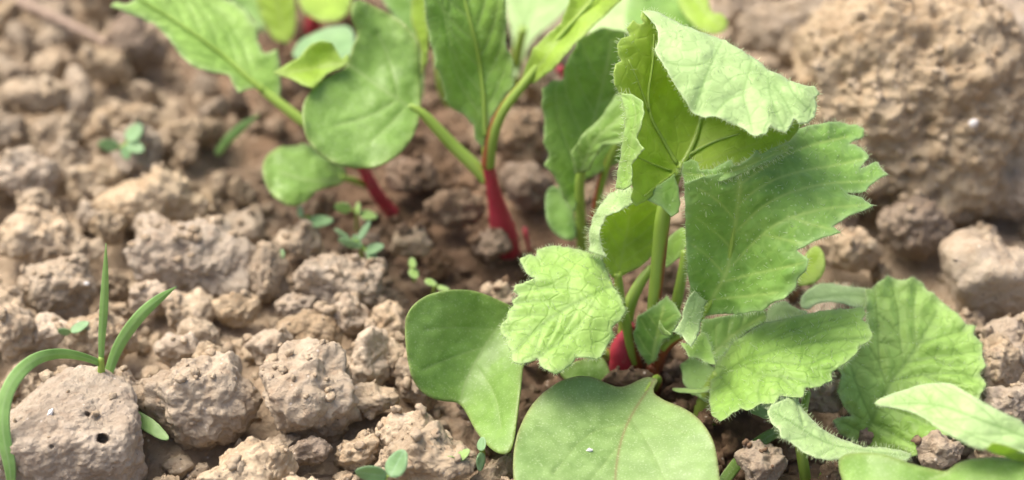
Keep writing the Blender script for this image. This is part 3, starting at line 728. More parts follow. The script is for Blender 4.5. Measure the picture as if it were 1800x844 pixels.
# right-hand dark leaf
leafB = [(1203, 322), (1250, 308), (1300, 293), (1345, 272), (1388, 242), (1400, 229), (1420, 221), (1442, 218), (1474, 212), (1500, 219), (1518, 227), (1518, 240), (1492, 253), (1514, 261), (1526, 278), (1512, 296), (1544, 285), (1548, 295), (1561, 307), (1545, 315), (1530, 326), (1522, 336), (1490, 338), (1514, 346), (1534, 363), (1510, 374), (1486, 384), (1464, 396), (1479, 409), (1460, 414), (1436, 422), (1398, 440),
         (1421, 455), (1416, 475), (1403, 488), (1396, 509), (1376, 528), (1364, 529), (1352, 536), (1340, 546), (1300, 553), (1265, 553), (1238, 556), (1228, 570), (1216, 556), (1210, 530), (1214, 512), (1208, 478), (1206, 420), (1204, 372)]
dB = [(1234, 553, 32.6), (1205, 325, 31.35), (1206, 480, 32.15), (1300, 310, 31.4), (1285, 440, 32.1), (1420, 225, 32.55), (1490, 216, 33.1), (1556, 306, 32.6), (1525, 360, 31.95), (1450, 330, 31.95), (1415, 445, 31.3), (1400, 500, 31.35), (1340, 545, 31.75), (1340, 400, 31.75), (1380, 300, 31.9)]
veinsB = [[(1287, 466), (1330, 420), (1370, 388), (1440, 366), (1520, 359)], [(1290, 412), (1335, 366), (1385, 338), (1450, 320), (1530, 318)], [(1297, 362), (1340, 325), (1400, 300), (1470, 290), (1515, 280)], [(1301, 325), (1350, 290), (1410, 258), (1490, 240)], [(1270, 496), (1320, 482), (1380, 470), (1410, 462)], [(1252, 527), (1310, 521), (1365, 515)], [(1287, 440), (1260, 410), (1225, 385)], [(1275, 485), (1245, 450), (1218, 432)], [(1294, 390), (1262, 352), (1232, 335)], [(1385, 380), (1420, 392), (1460, 402)], [(1340, 412), (1375, 420), (1410, 428)]]
_, bi = leaf(A, 'leaf', leafB, dB, 'deep', rib=[(1234, 555), (1255, 520), (1280, 474), (1286, 430), (1295, 380), (1303, 305)], veins=veinsB, step=3.6, wob=1.2, rnd=0, seed=6, vw=4.2, ew=6, vdepth=.016, pillow=.04, puff=.035, tooth=.15,
     label='dark green leaf with a pale notched tip, under the folded leaf', hair=dict(every=2.8, length=(5, 11), surf=260),
     stalk=([(1300, 320, 31.47), (1294, 380, 31.8), (1286, 430, 32.08), (1280, 474, 32.27), (1256, 520, 32.48), (1234, 554, 32.62), (1204, 585, 32.9), (1172, 606, 33.2), (1152, 640, 33.6), (1148, 670, 33.9)], (1.5, 3, 4, 5, 6, 7, 8, 9, 10, 10), dict(red=(0, 0, 0, 0, 0, .1, .6, .9, 1, 1))))
lb2, i2 = leaf(A, 'leaf_lobe', [(1185, 583), (1200, 560), (1204, 540), (1210, 522), (1222, 512), (1240, 530), (1233, 560), (1229, 582), (1222, 600), (1215, 609), (1206, 599), (1198, 591)], [(1186, 583, 31.9), (1222, 515, 32.2), (1238, 535, 32.35), (1215, 606, 31.8), (1230, 575, 32.2)], 'pale', step=3.4, wob=1.5, seed=7, hair=dict(every=2.8, length=(4, 8), surf=50), label='pale curled lobe at the foot of the dark leaf')
leaf(A, 'leaf_lobe', [(1198, 604), (1215, 606), (1232, 586), (1243, 588), (1250, 610), (1258, 641), (1240, 638), (1225, 629), (1211, 627)], [(1200, 606, 32.3), (1243, 590, 32.5), (1257, 640, 32.0), (1212, 625, 32.1)], 'blade', step=3.6, wob=1.5, seed=8, hair=dict(every=3, length=(4, 8)))
# left downy leaf
leafC = [(914, 456), (931, 446), (943, 449), (945, 440), (958, 434), (985, 430), (1010, 436), (1037, 442), (1056, 446), (1064, 468), (1076, 497), (1092, 526), (1100, 547), (1092, 562), (1077, 577), (1080, 590), (1066, 609), (1058, 626), (1049, 632), (1034, 629), (1013, 630), (1004, 641), (990, 652), (976, 657), (957, 649), (948, 638), (945, 630), (930, 636), (915, 639), (901, 634), (899, 618), (890, 605), (892, 596), (880, 585), (880, 573), (892, 560), (891, 548), (902, 536), (900, 528), (912, 519), (904, 513), (908, 503), (926, 493), (940, 490), (926, 482), (920, 471)]
leaf(A, 'leaf', leafC, [(1070, 490, 32.5), (985, 432, 32.75), (915, 460, 32.5), (885, 580, 31.9), (975, 655, 31.35), (1055, 625, 31.7), (1098, 545, 31.95), (1000, 540, 31.95), (1040, 480, 32.35), (1058, 520, 32.0)], 'light', rib=[(1075, 500), (1030, 520), (985, 545), (930, 585), (905, 615)], nlat=4, lat_kw=dict(ang=42), step=3.6, wob=1.6, seed=9, vw=4.2, pillow=.03, ew=7,
     label='downy light green leaf bent towards the folded seed leaf', hair=dict(every=2.4, length=(4, 8), surf=260),
     stalk=([(1070, 500, 32.4), (1085, 520, 32.7), (1098, 555, 33.0), (1108, 600, 33.4), (1120, 650, 33.8)], (5, 8, 9, 10, 11), dict(red=(0, .1, .3, .7, 1))))
# backlit leaf behind
lI, ii_ = leaf(A, 'leaf', [(1036, 440), (1038, 412), (1045, 383), (1056, 360), (1068, 345), (1085, 334), (1110, 332), (1140, 350), (1166, 368), (1170, 400), (1160, 430), (1141, 456), (1125, 470), (1105, 479), (1092, 487), (1080, 489), (1068, 476), (1054, 452)], [(1085, 488, 33.2), (1040, 420, 32.9), (1085, 335, 32.8), (1165, 380, 33.6), (1120, 420, 33.5), (1145, 450, 33.5)], 'young', rib=[(1086, 487), (1095, 450), (1105, 400), (1112, 345)], nlat=4, step=4, seed=10, label='thin yellow-green leaf behind the upright stalk',
     hair=dict(every=3, length=(6, 12), keep=lambda p: p[0] < 1090), stalk=([(1086, 480, 33.2), (1088, 505, 33.3), (1094, 560, 33.5), (1106, 620, 33.8)], (7, 8, 9, 10), dict(red=(0, .1, .4, 1))))
_, si = leaf(A, 'curled_edge', [(1034, 441), (1037, 410), (1044, 382), (1055, 359), (1067, 344), (1085, 332), (1108, 331), (1120, 346), (1108, 362), (1085, 374), (1066, 381), (1058, 402), (1056, 430), (1062, 452), (1052, 450)], [(1036, 440, 32.6), (1045, 383, 32.5), (1085, 333, 32.4), (1115, 346, 32.35), (1066, 381, 32.15), (1058, 440, 32.3), (1090, 360, 32.1)], 'pale', parent=lI, step=3.4, wob=1.5, seed=11, puff=.04)
sub_hairs(A, lI, si, every=2.6, length=(7, 14), surf=60, seed=11, keep=lambda p: p[0] < 1100)
# inner dark leaflet
leaf(A, 'leaf', [(1121, 556), (1113, 590), (1123, 620), (1140, 642), (1152, 634), (1164, 603), (1181, 590), (1196, 556), (1186, 536), (1172, 521), (1160, 531), (1140, 545)], [(1145, 640, 33.3), (1115, 585, 33.0), (1172, 525, 33.0), (1192, 560, 32.7), (1155, 580, 33.1)], 'deep', rib=[(1146, 638), (1152, 600), (1165, 540)], nlat=3, step=4, wob=1.5, seed=12, label='small dark inner leaf between the stalks', hair=dict(every=3.5, length=(3, 6)))
leaf(A, 'leaf', [(1160, 562), (1168, 578), (1182, 588), (1178, 592), (1164, 588), (1158, 575)], [(1160, 562, 32.6), (1182, 589, 32.5), (1160, 588, 32.7)], 'blade', step=3.5, seed=13)
A.part('stalk', tube([(1206, 440, 33.3), (1200, 480, 33.35), (1188, 540, 33.5), (1170, 600, 33.7), (1155, 650, 33.9)], (8, 9, 10, 10, 10), red=(0, 0, .2, .6, 1)))
A.part('stalk', tube([(1146, 470, 33.6), (1124, 497, 33.55), (1103, 542, 33.6), (1098, 590, 33.7), (1100, 630, 33.9)], (7, 10, 12, 13, 13), red=(0, 0, .2, .5, 1)))
leaf(A, 'leaf', [(1168, 432), (1180, 414), (1200, 400), (1215, 410), (1206, 432), (1192, 452), (1172, 470), (1166, 455)], [(1170, 465, 33.6), (1205, 402, 33.5), (1212, 420, 33.3)], 'blade', step=4, wob=1, seed=14)
# seed leaves
leafF = [(1136, 662), (1150, 663), (1158, 667), (1149, 678), (1148, 690), (1163, 702), (1190, 712), (1220, 727), (1241, 750), (1255, 776), (1260, 800), (1264, 830), (1268, 862), (1258, 905), (1220, 945), (1160, 958), (1112, 940), (1090, 925), (1062, 945), (1010, 962), (950, 940), (915, 895), (903, 850), (901, 820), (904, 782), (915, 745), (934, 711), (957, 688), (985, 669), (1015, 660), (1045, 663), (1070, 675), (1086, 681), (1106, 677), (1122, 667)]
leaf(A, 'seed_leaf', leafF, [(1150, 666, 32.6), (1015, 662, 32.15), (905, 800, 30.95), (935, 710, 31.75), (1085, 800, 31.2), (1258, 800, 30.85), (1220, 727, 31.6), (1090, 925, 30.1), (1010, 960, 29.7), (1190, 955, 29.7), (1085, 700, 32.2)], 'seed_red', rib=[(1150, 666), (1135, 690), (1118, 715), (1100, 748), (1087, 790), (1080, 850), (1085, 915)],
     veins=[[(1100, 746), (1060, 750), (1020, 772), (975, 830)], [(1108, 735), (1140, 780), (1165, 835), (1190, 890)], [(1118, 715), (1160, 735), (1205, 760)], [(1092, 775), (1050, 830), (1000, 880)]], step=4.2, rnd=3, seed=15, thick=.06, vw=2.6, vdepth=.012, puff=.010, ew=3, label='large round green seed leaf with a thin reddish rib and rim',
     stalk=([(1128, 698, 32.33), (1146, 671, 32.62), (1154, 664, 32.85), (1158, 668, 33.2), (1152, 685, 33.8)], (1.5, 5, 7, 8, 9), dict(red=(0, .3, .3, .6, 1))))
leafE = [(713, 590), (713, 560), (724, 540), (745, 522), (775, 512), (810, 508), (840, 512), (870, 524), (898, 537), (925, 550), (938, 580), (932, 615), (919, 640), (916, 670), (910, 722), (904, 778), (895, 797), (875, 798), (855, 783), (835, 756), (820, 726), (808, 707), (786, 706), (764, 701), (742, 690), (726, 666), (717, 630)]
leaf(A, 'seed_leaf', leafE, [(905, 545, 33.05), (850, 610, 32.85), (812, 700, 32.6), (715, 590, 32.2), (730, 670, 32.15), (810, 510, 32.55), (760, 600, 32.4), (890, 797, 31.4), (915, 670, 32.15), (860, 740, 32.05), (935, 580, 32.9)], 'seed', rib=[(912, 540), (890, 556), (850, 610), (818, 668), (810, 704)], veins=[[(870, 580), (800, 575), (750, 580)], [(850, 610), (790, 630), (745, 650)], [(835, 640), (870, 690), (880, 750)]], step=4.6, rnd=3, seed=16, thick=.06, vw=2.6, vdepth=.014, puff=.010, ew=3, label='seed leaf folded along its middle, over the crumbly clod',
     stalk=([(895, 552, 33.0), (930, 560, 33.2), (1000, 590, 33.6), (1070, 622, 33.8), (1110, 650, 33.9)], (3, 7, 9, 10, 11), dict(red=(0, 0, .2, .5, 1))))
leaf(A, 'seed_leaf', [(975, 650), (1010, 636), (1058, 622), (1070, 645), (1082, 690), (1050, 690), (1005, 680)], [(980, 655, 33.4), (1060, 625, 33.4), (1075, 690, 33.2)], 'seed', step=5, rnd=2, seed=17, thick=.05, label='dark green seed leaf hidden under the downy leaf')

# --- neighbour with the broad hairy leaf
B = Thing('radish_plant', 'radish seedling with one broad hairy leaf lying under the dark notched leaf', 'radish plant', gpt(1240, 758), 'radish seedlings along the row')
B.part('stem', tube([(1240, 775, 33.6), (1237, 745, 33.4), (1240, 712, 33.15), (1252, 680, 32.9), (1262, 655, 32.75)], (22, 21, 19, 14, 8), red=(.4, .15, 0, 0, 0)))
leafD = [(1248, 668), (1262, 636), (1285, 606), (1310, 585), (1345, 566), (1400, 555), (1440, 548), (1490, 540), (1516, 539), (1521, 550), (1517, 560), (1527, 569), (1534, 590), (1524, 602), (1510, 609), (1506, 622), (1482, 639), (1463, 653), (1462, 668), (1440, 678), (1416, 681), (1411, 696), (1390, 697), (1373, 694), (1361, 708), (1335, 708), (1313, 720), (1301, 716), (1288, 728), (1265, 739), (1252, 730), (1246, 700)]
leaf(B, 'leaf', leafD, [(1250, 670, 32.7), (1310, 586, 32.55), (1400, 556, 32.4), (1515, 541, 32.45), (1532, 592, 31.9), (1420, 615, 31.85), (1462, 660, 31.5), (1390, 695, 31.35), (1265, 737, 31.55), (1330, 650, 31.9)], 'crinkle', rib=[(1252, 668), (1300, 633), (1360, 613), (1430, 599), (1530, 591)],
     veins=[[(1275, 652), (1330, 632), (1380, 636), (1418, 642), (1458, 622), (1500, 610)], [(1418, 642), (1436, 660), (1442, 676)], [(1300, 640), (1340, 660), (1372, 660), (1400, 690)], [(1265, 662), (1290, 690), (1310, 715)], [(1310, 626), (1360, 590), (1420, 570), (1490, 556)], [(1372, 660), (1400, 665), (1430, 676)], [(1400, 604), (1440, 580), (1500, 565)], [(1340, 660), (1330, 685), (1335, 705)]], step=3.5, wob=1.2, rnd=0, seed=20, vw=4.2, puff=.03, pillow=.05, ew=5, label='broad hairy green leaf with branching veins', hair=dict(every=2.6, length=(5, 12), surf=260))
leaf(B, 'leaf', [(1234, 562), (1300, 552), (1345, 546), (1352, 562), (1312, 586), (1290, 608), (1264, 640), (1240, 622), (1231, 592)], [(1240, 620, 33.0), (1235, 565, 33.1), (1350, 550, 33.2), (1265, 638, 32.8)], 'deep', step=5, wob=1.2, seed=21, nlat=3, rib=[(1250, 625), (1290, 585), (1345, 555)])
leaf(B, 'leaf', [(1345, 568), (1349, 546), (1362, 533), (1380, 531), (1396, 540), (1418, 547), (1416, 560), (1390, 566)], [(1350, 560, 33.0), (1365, 534, 33.1), (1415, 552, 32.9)], 'pale', step=4, wob=1, seed=22, hair=dict(every=3.5, length=(3, 6)))
leaf(B, 'leaf', [(1196, 640), (1215, 628), (1240, 636), (1262, 650), (1252, 690), (1240, 704), (1215, 692), (1200, 670)], [(1200, 645, 33.3), (1258, 650, 33.1), (1240, 700, 32.9)], 'deep', step=5, wob=1.2, seed=23)
leaf(B, 'leaf', [(1180, 681), (1205, 682), (1232, 684), (1246, 676), (1249, 684), (1235, 692), (1205, 690), (1182, 687)], [(1182, 684, 33.0), (1215, 686, 32.8), (1247, 680, 32.7)], 'blade', step=3, rnd=2, seed=24)
leaf(B, 'leaf', [(1312, 712), (1330, 706), (1375, 690), (1402, 700), (1395, 722), (1350, 734), (1322, 726)], [(1315, 715, 32.2), (1400, 702, 32.4), (1350, 732, 31.9)], 'pale', step=4, wob=1, seed=25)
B.part('seed_leaf_strap', ribbon([(1262, 862, 31.7), (1285, 828, 31.9), (1312, 798, 32.1), (1345, 770, 32.3), (1372, 757, 32.5), (1400, 752, 32.8)], (20, 22, 23, 22, 18, 10), 'seed', fold=.15))

# --- plant with the crinkled leaf
C = Thing('radish_plant', 'radish seedling with a crinkled veined leaf and a drooping blue-green leaf', 'radish plant', gpt(1440, 862), 'radish seedlings along the row')
C.part('stem', tube([(1445, 900, 32.4), (1447, 865, 32.2), (1452, 835, 32.0), (1466, 812, 31.9)], (16, 15, 13, 9), red=(.5, .2, 0, 0)))
C.part('stalk', tube([(1424, 885, 32.3), (1417, 850, 32.1), (1412, 815, 31.9), (1404, 770, 31.8), (1412, 720, 32.0), (1420, 690, 32.2)], (10, 10, 10, 9, 8, 6)))
leafX = [(1522, 510), (1533, 506), (1545, 497), (1560, 487), (1576, 490), (1590, 494), (1605, 489), (1622, 497), (1630, 511), (1650, 525), (1670, 540), (1685, 553), (1698, 570), (1714, 573), (1712, 589), (1727, 603), (1727, 626), (1733, 643), (1725, 655), (1734, 676), (1721, 699), (1702, 730), (1665, 766), (1648, 771), (1641, 786), (1620, 799), (1605, 804), (1570, 803), (1530, 794), (1496, 774), (1480, 765), (1465, 740), (1482, 734), (1497, 731), (1480, 711), (1472, 688), (1479, 660), (1469, 642), (1478, 631), (1496, 624), (1511, 607), (1520, 575), (1522, 540)]
leaf(C, 'leaf', leafX, [(1512, 790, 32.7), (1470, 690, 32.6), (1525, 520, 33.6), (1600, 490, 33.9), (1700, 570, 33.3), (1732, 670, 32.6), (1620, 798, 32.1), (1585, 640, 33.0), (1660, 600, 33.05), (1530, 650, 32.9)], 'light', rib=[(1512, 790), (1530, 742), (1565, 668), (1590, 636), (1620, 590), (1645, 545)],
     veins=[[(1560, 676), (1545, 632), (1545, 570), (1538, 512)], [(1588, 638), (1580, 585), (1580, 545), (1568, 497)], [(1592, 634), (1640, 626), (1690, 618), (1724, 612)], [(1568, 668), (1620, 656), (1680, 652), (1728, 660)], [(1532, 738), (1515, 695), (1498, 640)], [(1545, 708), (1600, 728), (1645, 748)], [(1530, 742), (1580, 768), (1620, 790)], [(1612, 602), (1660, 585), (1695, 580)], [(1610, 606), (1605, 560), (1610, 505)], [(1520, 765), (1500, 750), (1480, 742)], [(1545, 632), (1525, 600), (1520, 580)], [(1580, 585), (1560, 560), (1546, 550)], [(1640, 626), (1660, 640), (1690, 640)], [(1545, 660), (1520, 640), (1505, 630)], [(1580, 610), (1560, 600), (1546, 600)], [(1620, 656), (1650, 670), (1700, 690)]], step=3.6, wob=1.2, rnd=0, seed=30, vw=4.2, vdepth=.05, puff=.03, pillow=.085, ew=5, label='crinkled light green leaf with a deep vein network', hair=dict(every=2.6, length=(3, 6), surf=150))
leafY = [(1526, 711), (1560, 694), (1600, 680), (1640, 670), (1672, 673), (1700, 690), (1750, 719), (1800, 744), (1862, 772), (1900, 800), (1872, 812), (1800, 798), (1770, 786), (1746, 780), (1733, 793), (1714, 788), (1680, 772), (1650, 755), (1620, 731), (1580, 717)]
lY, yi = leaf(C, 'leaf', leafY, [(1528, 711, 30.6), (1640, 672, 30.3), (1700, 730, 29.5), (1733, 790, 29.2), (1800, 745, 29.6), (1870, 800, 29.2), (1620, 715, 30.1)], 'pale', rib=[(1895, 800), (1800, 765), (1720, 735), (1640, 705), (1530, 711)], nlat=4, lat_kw=dict(ang=30), step=5, rnd=2, seed=31, vdepth=.02, label='drooping blurred blue-green leaf', hair=dict(every=4, length=(3, 6)))
leaf(C, 'curled_edge', [(1733, 793), (1744, 779), (1770, 785), (1800, 797), (1870, 810), (1870, 840), (1800, 815), (1762, 803)], [(1735, 792, 29.2), (1800, 800, 29.3), (1865, 835, 29.5), (1865, 812, 29.2)], 'young', parent=lY, step=5, seed=32)
leafZ = [(1350, 722), (1357, 711), (1385, 700), (1402, 701), (1415, 725), (1440, 749), (1470, 769), (1520, 784), (1556, 785), (1578, 789), (1602, 797), (1594, 811), (1560, 806), (1530, 797), (1500, 799), (1480, 804), (1460, 809), (1435, 806), (1410, 791), (1390, 777), (1375, 770), (1369, 754), (1355, 741)]
leaf(C, 'leaf', leafZ, [(1352, 725, 31.0), (1395, 702, 31.4), (1415, 790, 30.6), (1470, 770, 31.2), (1470, 806, 30.55), (1600, 798, 31.2), (1560, 806, 30.9)], 'pale', rib=[(1600, 800), (1520, 790), (1450, 778), (1400, 745), (1360, 722)], nlat=4, step=3.8, wob=1.2, seed=33, vw=2.4, label='small pale folded leaf with a bristly upper edge', hair=dict(every=2.4, length=(6, 12), surf=160, keep=lambda p: True))
leaf(C, 'seed_leaf', [(1470, 815), (1478, 801), (1500, 795), (1540, 795), (1570, 803), (1602, 815), (1640, 825), (1664, 829), (1680, 815), (1705, 806), (1750, 803), (1800, 806), (1850, 820), (1870, 880), (1830, 950), (1740, 985), (1650, 975), (1560, 960), (1500, 900)], [(1472, 815, 30.3), (1540, 795, 30.0), (1664, 830, 29.7), (1750, 803, 29.6), (1850, 840, 29.2), (1660, 975, 28.4), (1540, 930, 29.0)], 'seed', rib=[(1480, 900), (1560, 870), (1664, 832)], step=6, rnd=2, seed=34, thick=.06, puff=.01, label='dark green two-lobed seed leaf, blurred and cut by the picture edge')
leaf(C, 'leaf', [(1407, 541), (1408, 522), (1425, 505), (1450, 495), (1485, 502), (1530, 507), (1540, 530), (1530, 545), (1495, 537), (1470, 530), (1440, 530), (1420, 544)], [(1408, 538, 33.3), (1450, 497, 33.8), (1530, 510, 33.9), (1530, 542, 33.6), (1440, 528, 33.4)], 'pale', step=4, rnd=2, wob=1, seed=35, rib=[(1535, 520), (1480, 515), (1420, 525)], label='pale curled leaf behind the crinkled leaf', hair=dict(every=3, length=(5, 9)))
leaf(C, 'seed_leaf', [(1400, 500), (1405, 470), (1418, 442), (1435, 430), (1447, 440), (1451, 462), (1446, 485), (1430, 499), (1412, 502)], [(1405, 490, 33.8), (1435, 432, 34.0), (1448, 470, 33.8)], 'young', step=5, rnd=3, seed=36, thick=.06, label='small bright yellow-green seed leaf behind the dark notched leaf')

# --- plant with the fat red stem
D = Thing('radish_plant', 'radish seedling with a fat crimson stem and a tall ribbed leaf', 'radish plant', gpt(885, 420), 'radish seedlings along the row')
D.part('root', tube([(893, 445, 37.0), (888, 420, 36.7), (882, 396, 36.4), (873, 360, 36.1), (865, 325, 35.8), (860, 300, 35.6), (858, 285, 35.5)], (22, 24, 22, 15, 12, 11, 10), 'root', red=(1,) * 7, seg=20, lump=.05), label='crimson swollen radish root')
D.part('rootlet', tube([(922, 400, 36.6), (926, 420, 36.6), (932, 445, 36.9)], (4, 4, 3), 'root', red=(1, 1, 1)))
leafP = [(742, -90), (745, 0), (753, 50), (757, 75), (765, 104), (764, 115), (772, 130), (781, 160), (783, 176), (792, 188), (815, 203), (832, 221), (836, 244), (848, 257), (857, 245), (862, 211), (885, 175), (903, 150), (901, 112), (890, 80), (888, 0), (880, -100), (810, -140)]
oP, iP = leaf(D, 'leaf', leafP, [(852, 250, 35.2), (770, 120, 34.5), (745, 0, 34.3), (815, 0, 34.7), (888, 0, 34.4), (902, 140, 34.9), (845, 120, 35.05), (810, -120, 34.6)], 'blade', rib=[(854, 250), (850, 165), (840, 85), (816, 0), (800, -100)], nlat=6, lat_kw=dict(ang=40), step=5, wob=1.2, seed=40, vw=3.2, vdepth=.03, label='tall ribbed leaf rising from the crimson stem', hair=dict(every=6, length=(3, 6)),
     stalk=([(852, 225, 35.2), (854, 250, 35.3), (857, 290, 35.5)], (4, 8, 9), dict(red=(0, .3, 1))))
midrib(D, oP, iP, [(853, 240), (850, 165), (840, 85), (816, 0), (800, -90)], 4, 1.5)
D.part('stalk', tube([(858, 292, 35.5), (862, 250, 35.2), (878, 200, 35.0), (910, 160, 34.9), (945, 118, 34.8), (985, 62, 34.6), (1040, 5, 34.5), (1090, -60, 34.5)], (12, 11, 10, 9, 7, 4, 3, 2), red=(.9, .6, .5, .4, .2, 0, 0, 0)))
leaf(D, 'leaf', [(914, 150), (922, 120), (936, 86), (958, 64), (984, 42), (1000, 5), (1008, -40), (1115, -60), (1098, -5), (1046, 42), (1006, 84), (966, 126), (938, 146)], [(925, 145, 34.95), (960, 64, 34.6), (985, 58, 34.75), (1050, -10, 34.7), (1005, 84, 34.1), (1090, -10, 34.0), (1000, 0, 34.5)], 'young', rib=[(930, 138), (985, 62), (1050, -20)], step=5, wob=1, seed=41, label='narrow yellow-green leaf along the leaning stalk')
leafQ = [(738, 196), (736, 215), (725, 245), (700, 275), (670, 291), (636, 298), (605, 293), (570, 280), (545, 256), (533, 226), (530, 195), (538, 170), (560, 145), (590, 128), (612, 117), (618, 82), (630, 62), (620, 40), (616, 18), (622, 1), (634, 0), (655, 9), (690, 27), (716, 45), (733, 70), (740, 120), (740, 170)]
leaf(D, 'seed_leaf', leafQ, [(738, 196, 35.5), (635, 296, 34.7), (535, 210, 34.8), (612, 115, 35.6), (620, 20, 35.5), (650, 10, 35.7), (733, 75, 35.6), (680, 160, 35.45), (700, 260, 34.95), (690, 100, 35.75)], 'seed', rib=[(738, 197), (690, 168), (650, 140), (612, 112)], veins=[[(700, 174), (650, 205), (590, 220)], [(715, 184), (690, 215), (650, 250)], [(700, 172), (690, 120), (665, 60)]], step=5, rnd=2, seed=42, thick=.06, puff=.02, wav=.08, label='heart-shaped seed leaf with two round lobes',
     stalk=([(720, 185, 35.45), (742, 197, 35.5), (770, 228, 35.6), (800, 260, 35.7), (835, 292, 35.75), (858, 318, 35.8)], (3, 8, 10, 11, 12, 12), dict(red=(0, 0, 0, 0, .2, 1))))
leaf(D, 'leaf', [(480, 127), (504, 113), (525, 102), (536, 88), (547, 77), (565, 71), (584, 75), (594, 92), (600, 104), (613, 93), (614, 108), (600, 119), (576, 129), (551, 156), (535, 151), (510, 138)], [(482, 127, 35.0), (565, 73, 35.3), (610, 100, 35.4), (548, 152, 34.9), (560, 115, 35.4)], 'young', rib=[(608, 108), (560, 118), (490, 128)], step=5, rnd=0, seed=43, label='small curled yellow-green leaf beside the heart-shaped seed leaf')
leaf(D, 'leaf', [(722, -10), (746, -10), (754, 60), (749, 112), (741, 135), (738, 90), (722, 35)], [(740, 130, 36.2), (725, 0, 36.2), (748, 0, 36.0)], 'young', step=6, seed=44)

# --- plant with the long pale leaf
E = Thing('radish_plant', 'radish seedling with a long pale toothed leaf and thin red stem', 'radish plant', gpt(675, 362), 'radish seedlings along the row')
E.part('root', tube([(690, 375, 37.9), (676, 360, 37.7), (660, 338, 37.4), (645, 308, 37.1), (625, 270, 36.8), (600, 245, 36.6)], (13, 12, 11, 10, 9, 8), 'root', red=(1,) * 6, seg=16, lump=.05), label='thin crimson stem')
leafL = [(195, 11), (205, 3), (222, 6), (236, -2), (222, -25), (300, -70), (390, -40), (396, -2), (412, 4), (430, 20), (441, 38), (452, 46), (454, 70), (463, 92), (474, 92), (487, 87), (491, 110), (493, 150), (491, 172), (470, 168), (455, 155), (440, 154), (421, 161), (409, 146), (400, 134), (385, 130), (370, 127), (336, 115), (315, 90), (290, 60), (268, 42), (245, 30), (212, 18)]
oL, iL = leaf(E, 'leaf', leafL, [(480, 172, 36.6), (450, 60, 37.0), (396, -10, 37.3), (200, 12, 36.3), (300, -60, 37.3), (335, 113, 36.1), (420, 158, 36.3), (400, 90, 36.75), (300, 20, 36.8)], 'light', rib=[(482, 175), (450, 150), (400, 102), (330, 50), (240, -5)], nlat=6, lat_kw=dict(ang=38), step=6, wob=1.2, seed=50, vw=3.4, vdepth=.03, puff=.035, label='long pale toothed leaf reaching over bare soil',
     stalk=([(420, 122, 36.66), (460, 158, 36.62), (495, 184, 36.6), (535, 216, 36.6), (580, 240, 36.6), (615, 258, 36.75)], (3, 7, 9, 9, 9, 9), dict(red=(0, 0, 0, .2, .5, 1))))
midrib(E, oL, iL, [(462, 160), (450, 150), (400, 102), (330, 50), (240, -5)], 4, 1.2)
leaf(E, 'seed_leaf', [(459, 300), (467, 272), (490, 256), (522, 252), (550, 257), (582, 271), (605, 288), (614, 310), (600, 325), (572, 331), (555, 336), (545, 351), (520, 364), (495, 361), (472, 335)], [(460, 300, 36.2), (522, 254, 36.8), (610, 308, 36.9), (520, 362, 36.0), (560, 310, 36.4), (500, 310, 36.2)], 'seed', rib=[(608, 312), (550, 320), (490, 300)], step=5, rnd=2, seed=51, thick=.05, puff=.05, label='puckered round seed leaf close to the soil',
     stalk=([(596, 312, 36.8), (620, 316, 37.0), (645, 325, 37.3)], (5, 6, 6), dict(red=(0, .3, 1))))

# --- plant behind the folded leaf
Fp = Thing('radish_plant', 'radish seedling with a dark hanging leaf behind the folded leaf', 'radish plant', gpt(1025, 445), 'radish seedlings along the row')
Fp.part('stem', tube([(1028, 465, 36.2), (1023, 435, 35.9), (1021, 385, 35.5), (1018, 330, 35.1), (1022, 295, 34.9), (1036, 268, 34.8)], (11, 10, 9, 9, 8, 6), red=(.8, .3, 0, 0, 0, 0)))
leaf(Fp, 'leaf', [(953, 185), (955, 156), (970, 143), (990, 140), (993, 118), (1003, 98), (1015, 72), (1036, 58), (1060, 48), (1100, 55), (1140, 100), (1140, 220), (1100, 280), (1060, 300), (1025, 320), (1010, 375), (1000, 362), (986, 340), (975, 312), (958, 291), (965, 272), (955, 250), (957, 215)], [(1015, 330, 35.2), (955, 160, 34.7), (1060, 50, 35.0), (1130, 120, 34.8), (960, 280, 34.9), (1050, 180, 35.3)], 'blade', rib=[(1018, 330), (1035, 250), (1060, 150), (1075, 70)], nlat=4, step=5, wob=1.5, seed=60, label='dark hanging leaf with toothed edge')
leaf(Fp, 'leaf', [(1003, 268), (1025, 236), (1058, 204), (1083, 168), (1115, 165), (1120, 235), (1095, 252), (1062, 256), (1045, 280), (1036, 300), (1012, 305)], [(1005, 270, 34.7), (1085, 168, 34.6), (1110, 235, 34.4), (1030, 300, 34.8), (1050, 235, 34.5)], 'blade', rib=[(1022, 300), (1040, 250), (1090, 205)], nlat=3, step=5, wob=1.2, seed=61, label='lighter leaf folded over the dark hanging leaf')
leaf(Fp, 'leaf', [(957, 342), (968, 326), (985, 330), (1004, 355), (1014, 400), (1012, 426), (985, 420), (960, 395)], [(960, 340, 35.7), (1012, 380, 35.6), (990, 420, 35.5)], 'deep', step=6, rnd=2, seed=62)
Fp.part('rootlet', tube([(980, 118, 38.5), (986, 124, 38.5), (990, 134, 38.7)], (7, 7, 6), 'root', red=(1, 1, 1)))
Fp.part('stalk', tube([(1045, 400, 35.8), (1050, 345, 35.6), (1068, 285, 35.3), (1090, 245, 35.1)], (8, 8, 7, 6), red=(.9, .8, .5, .2)))

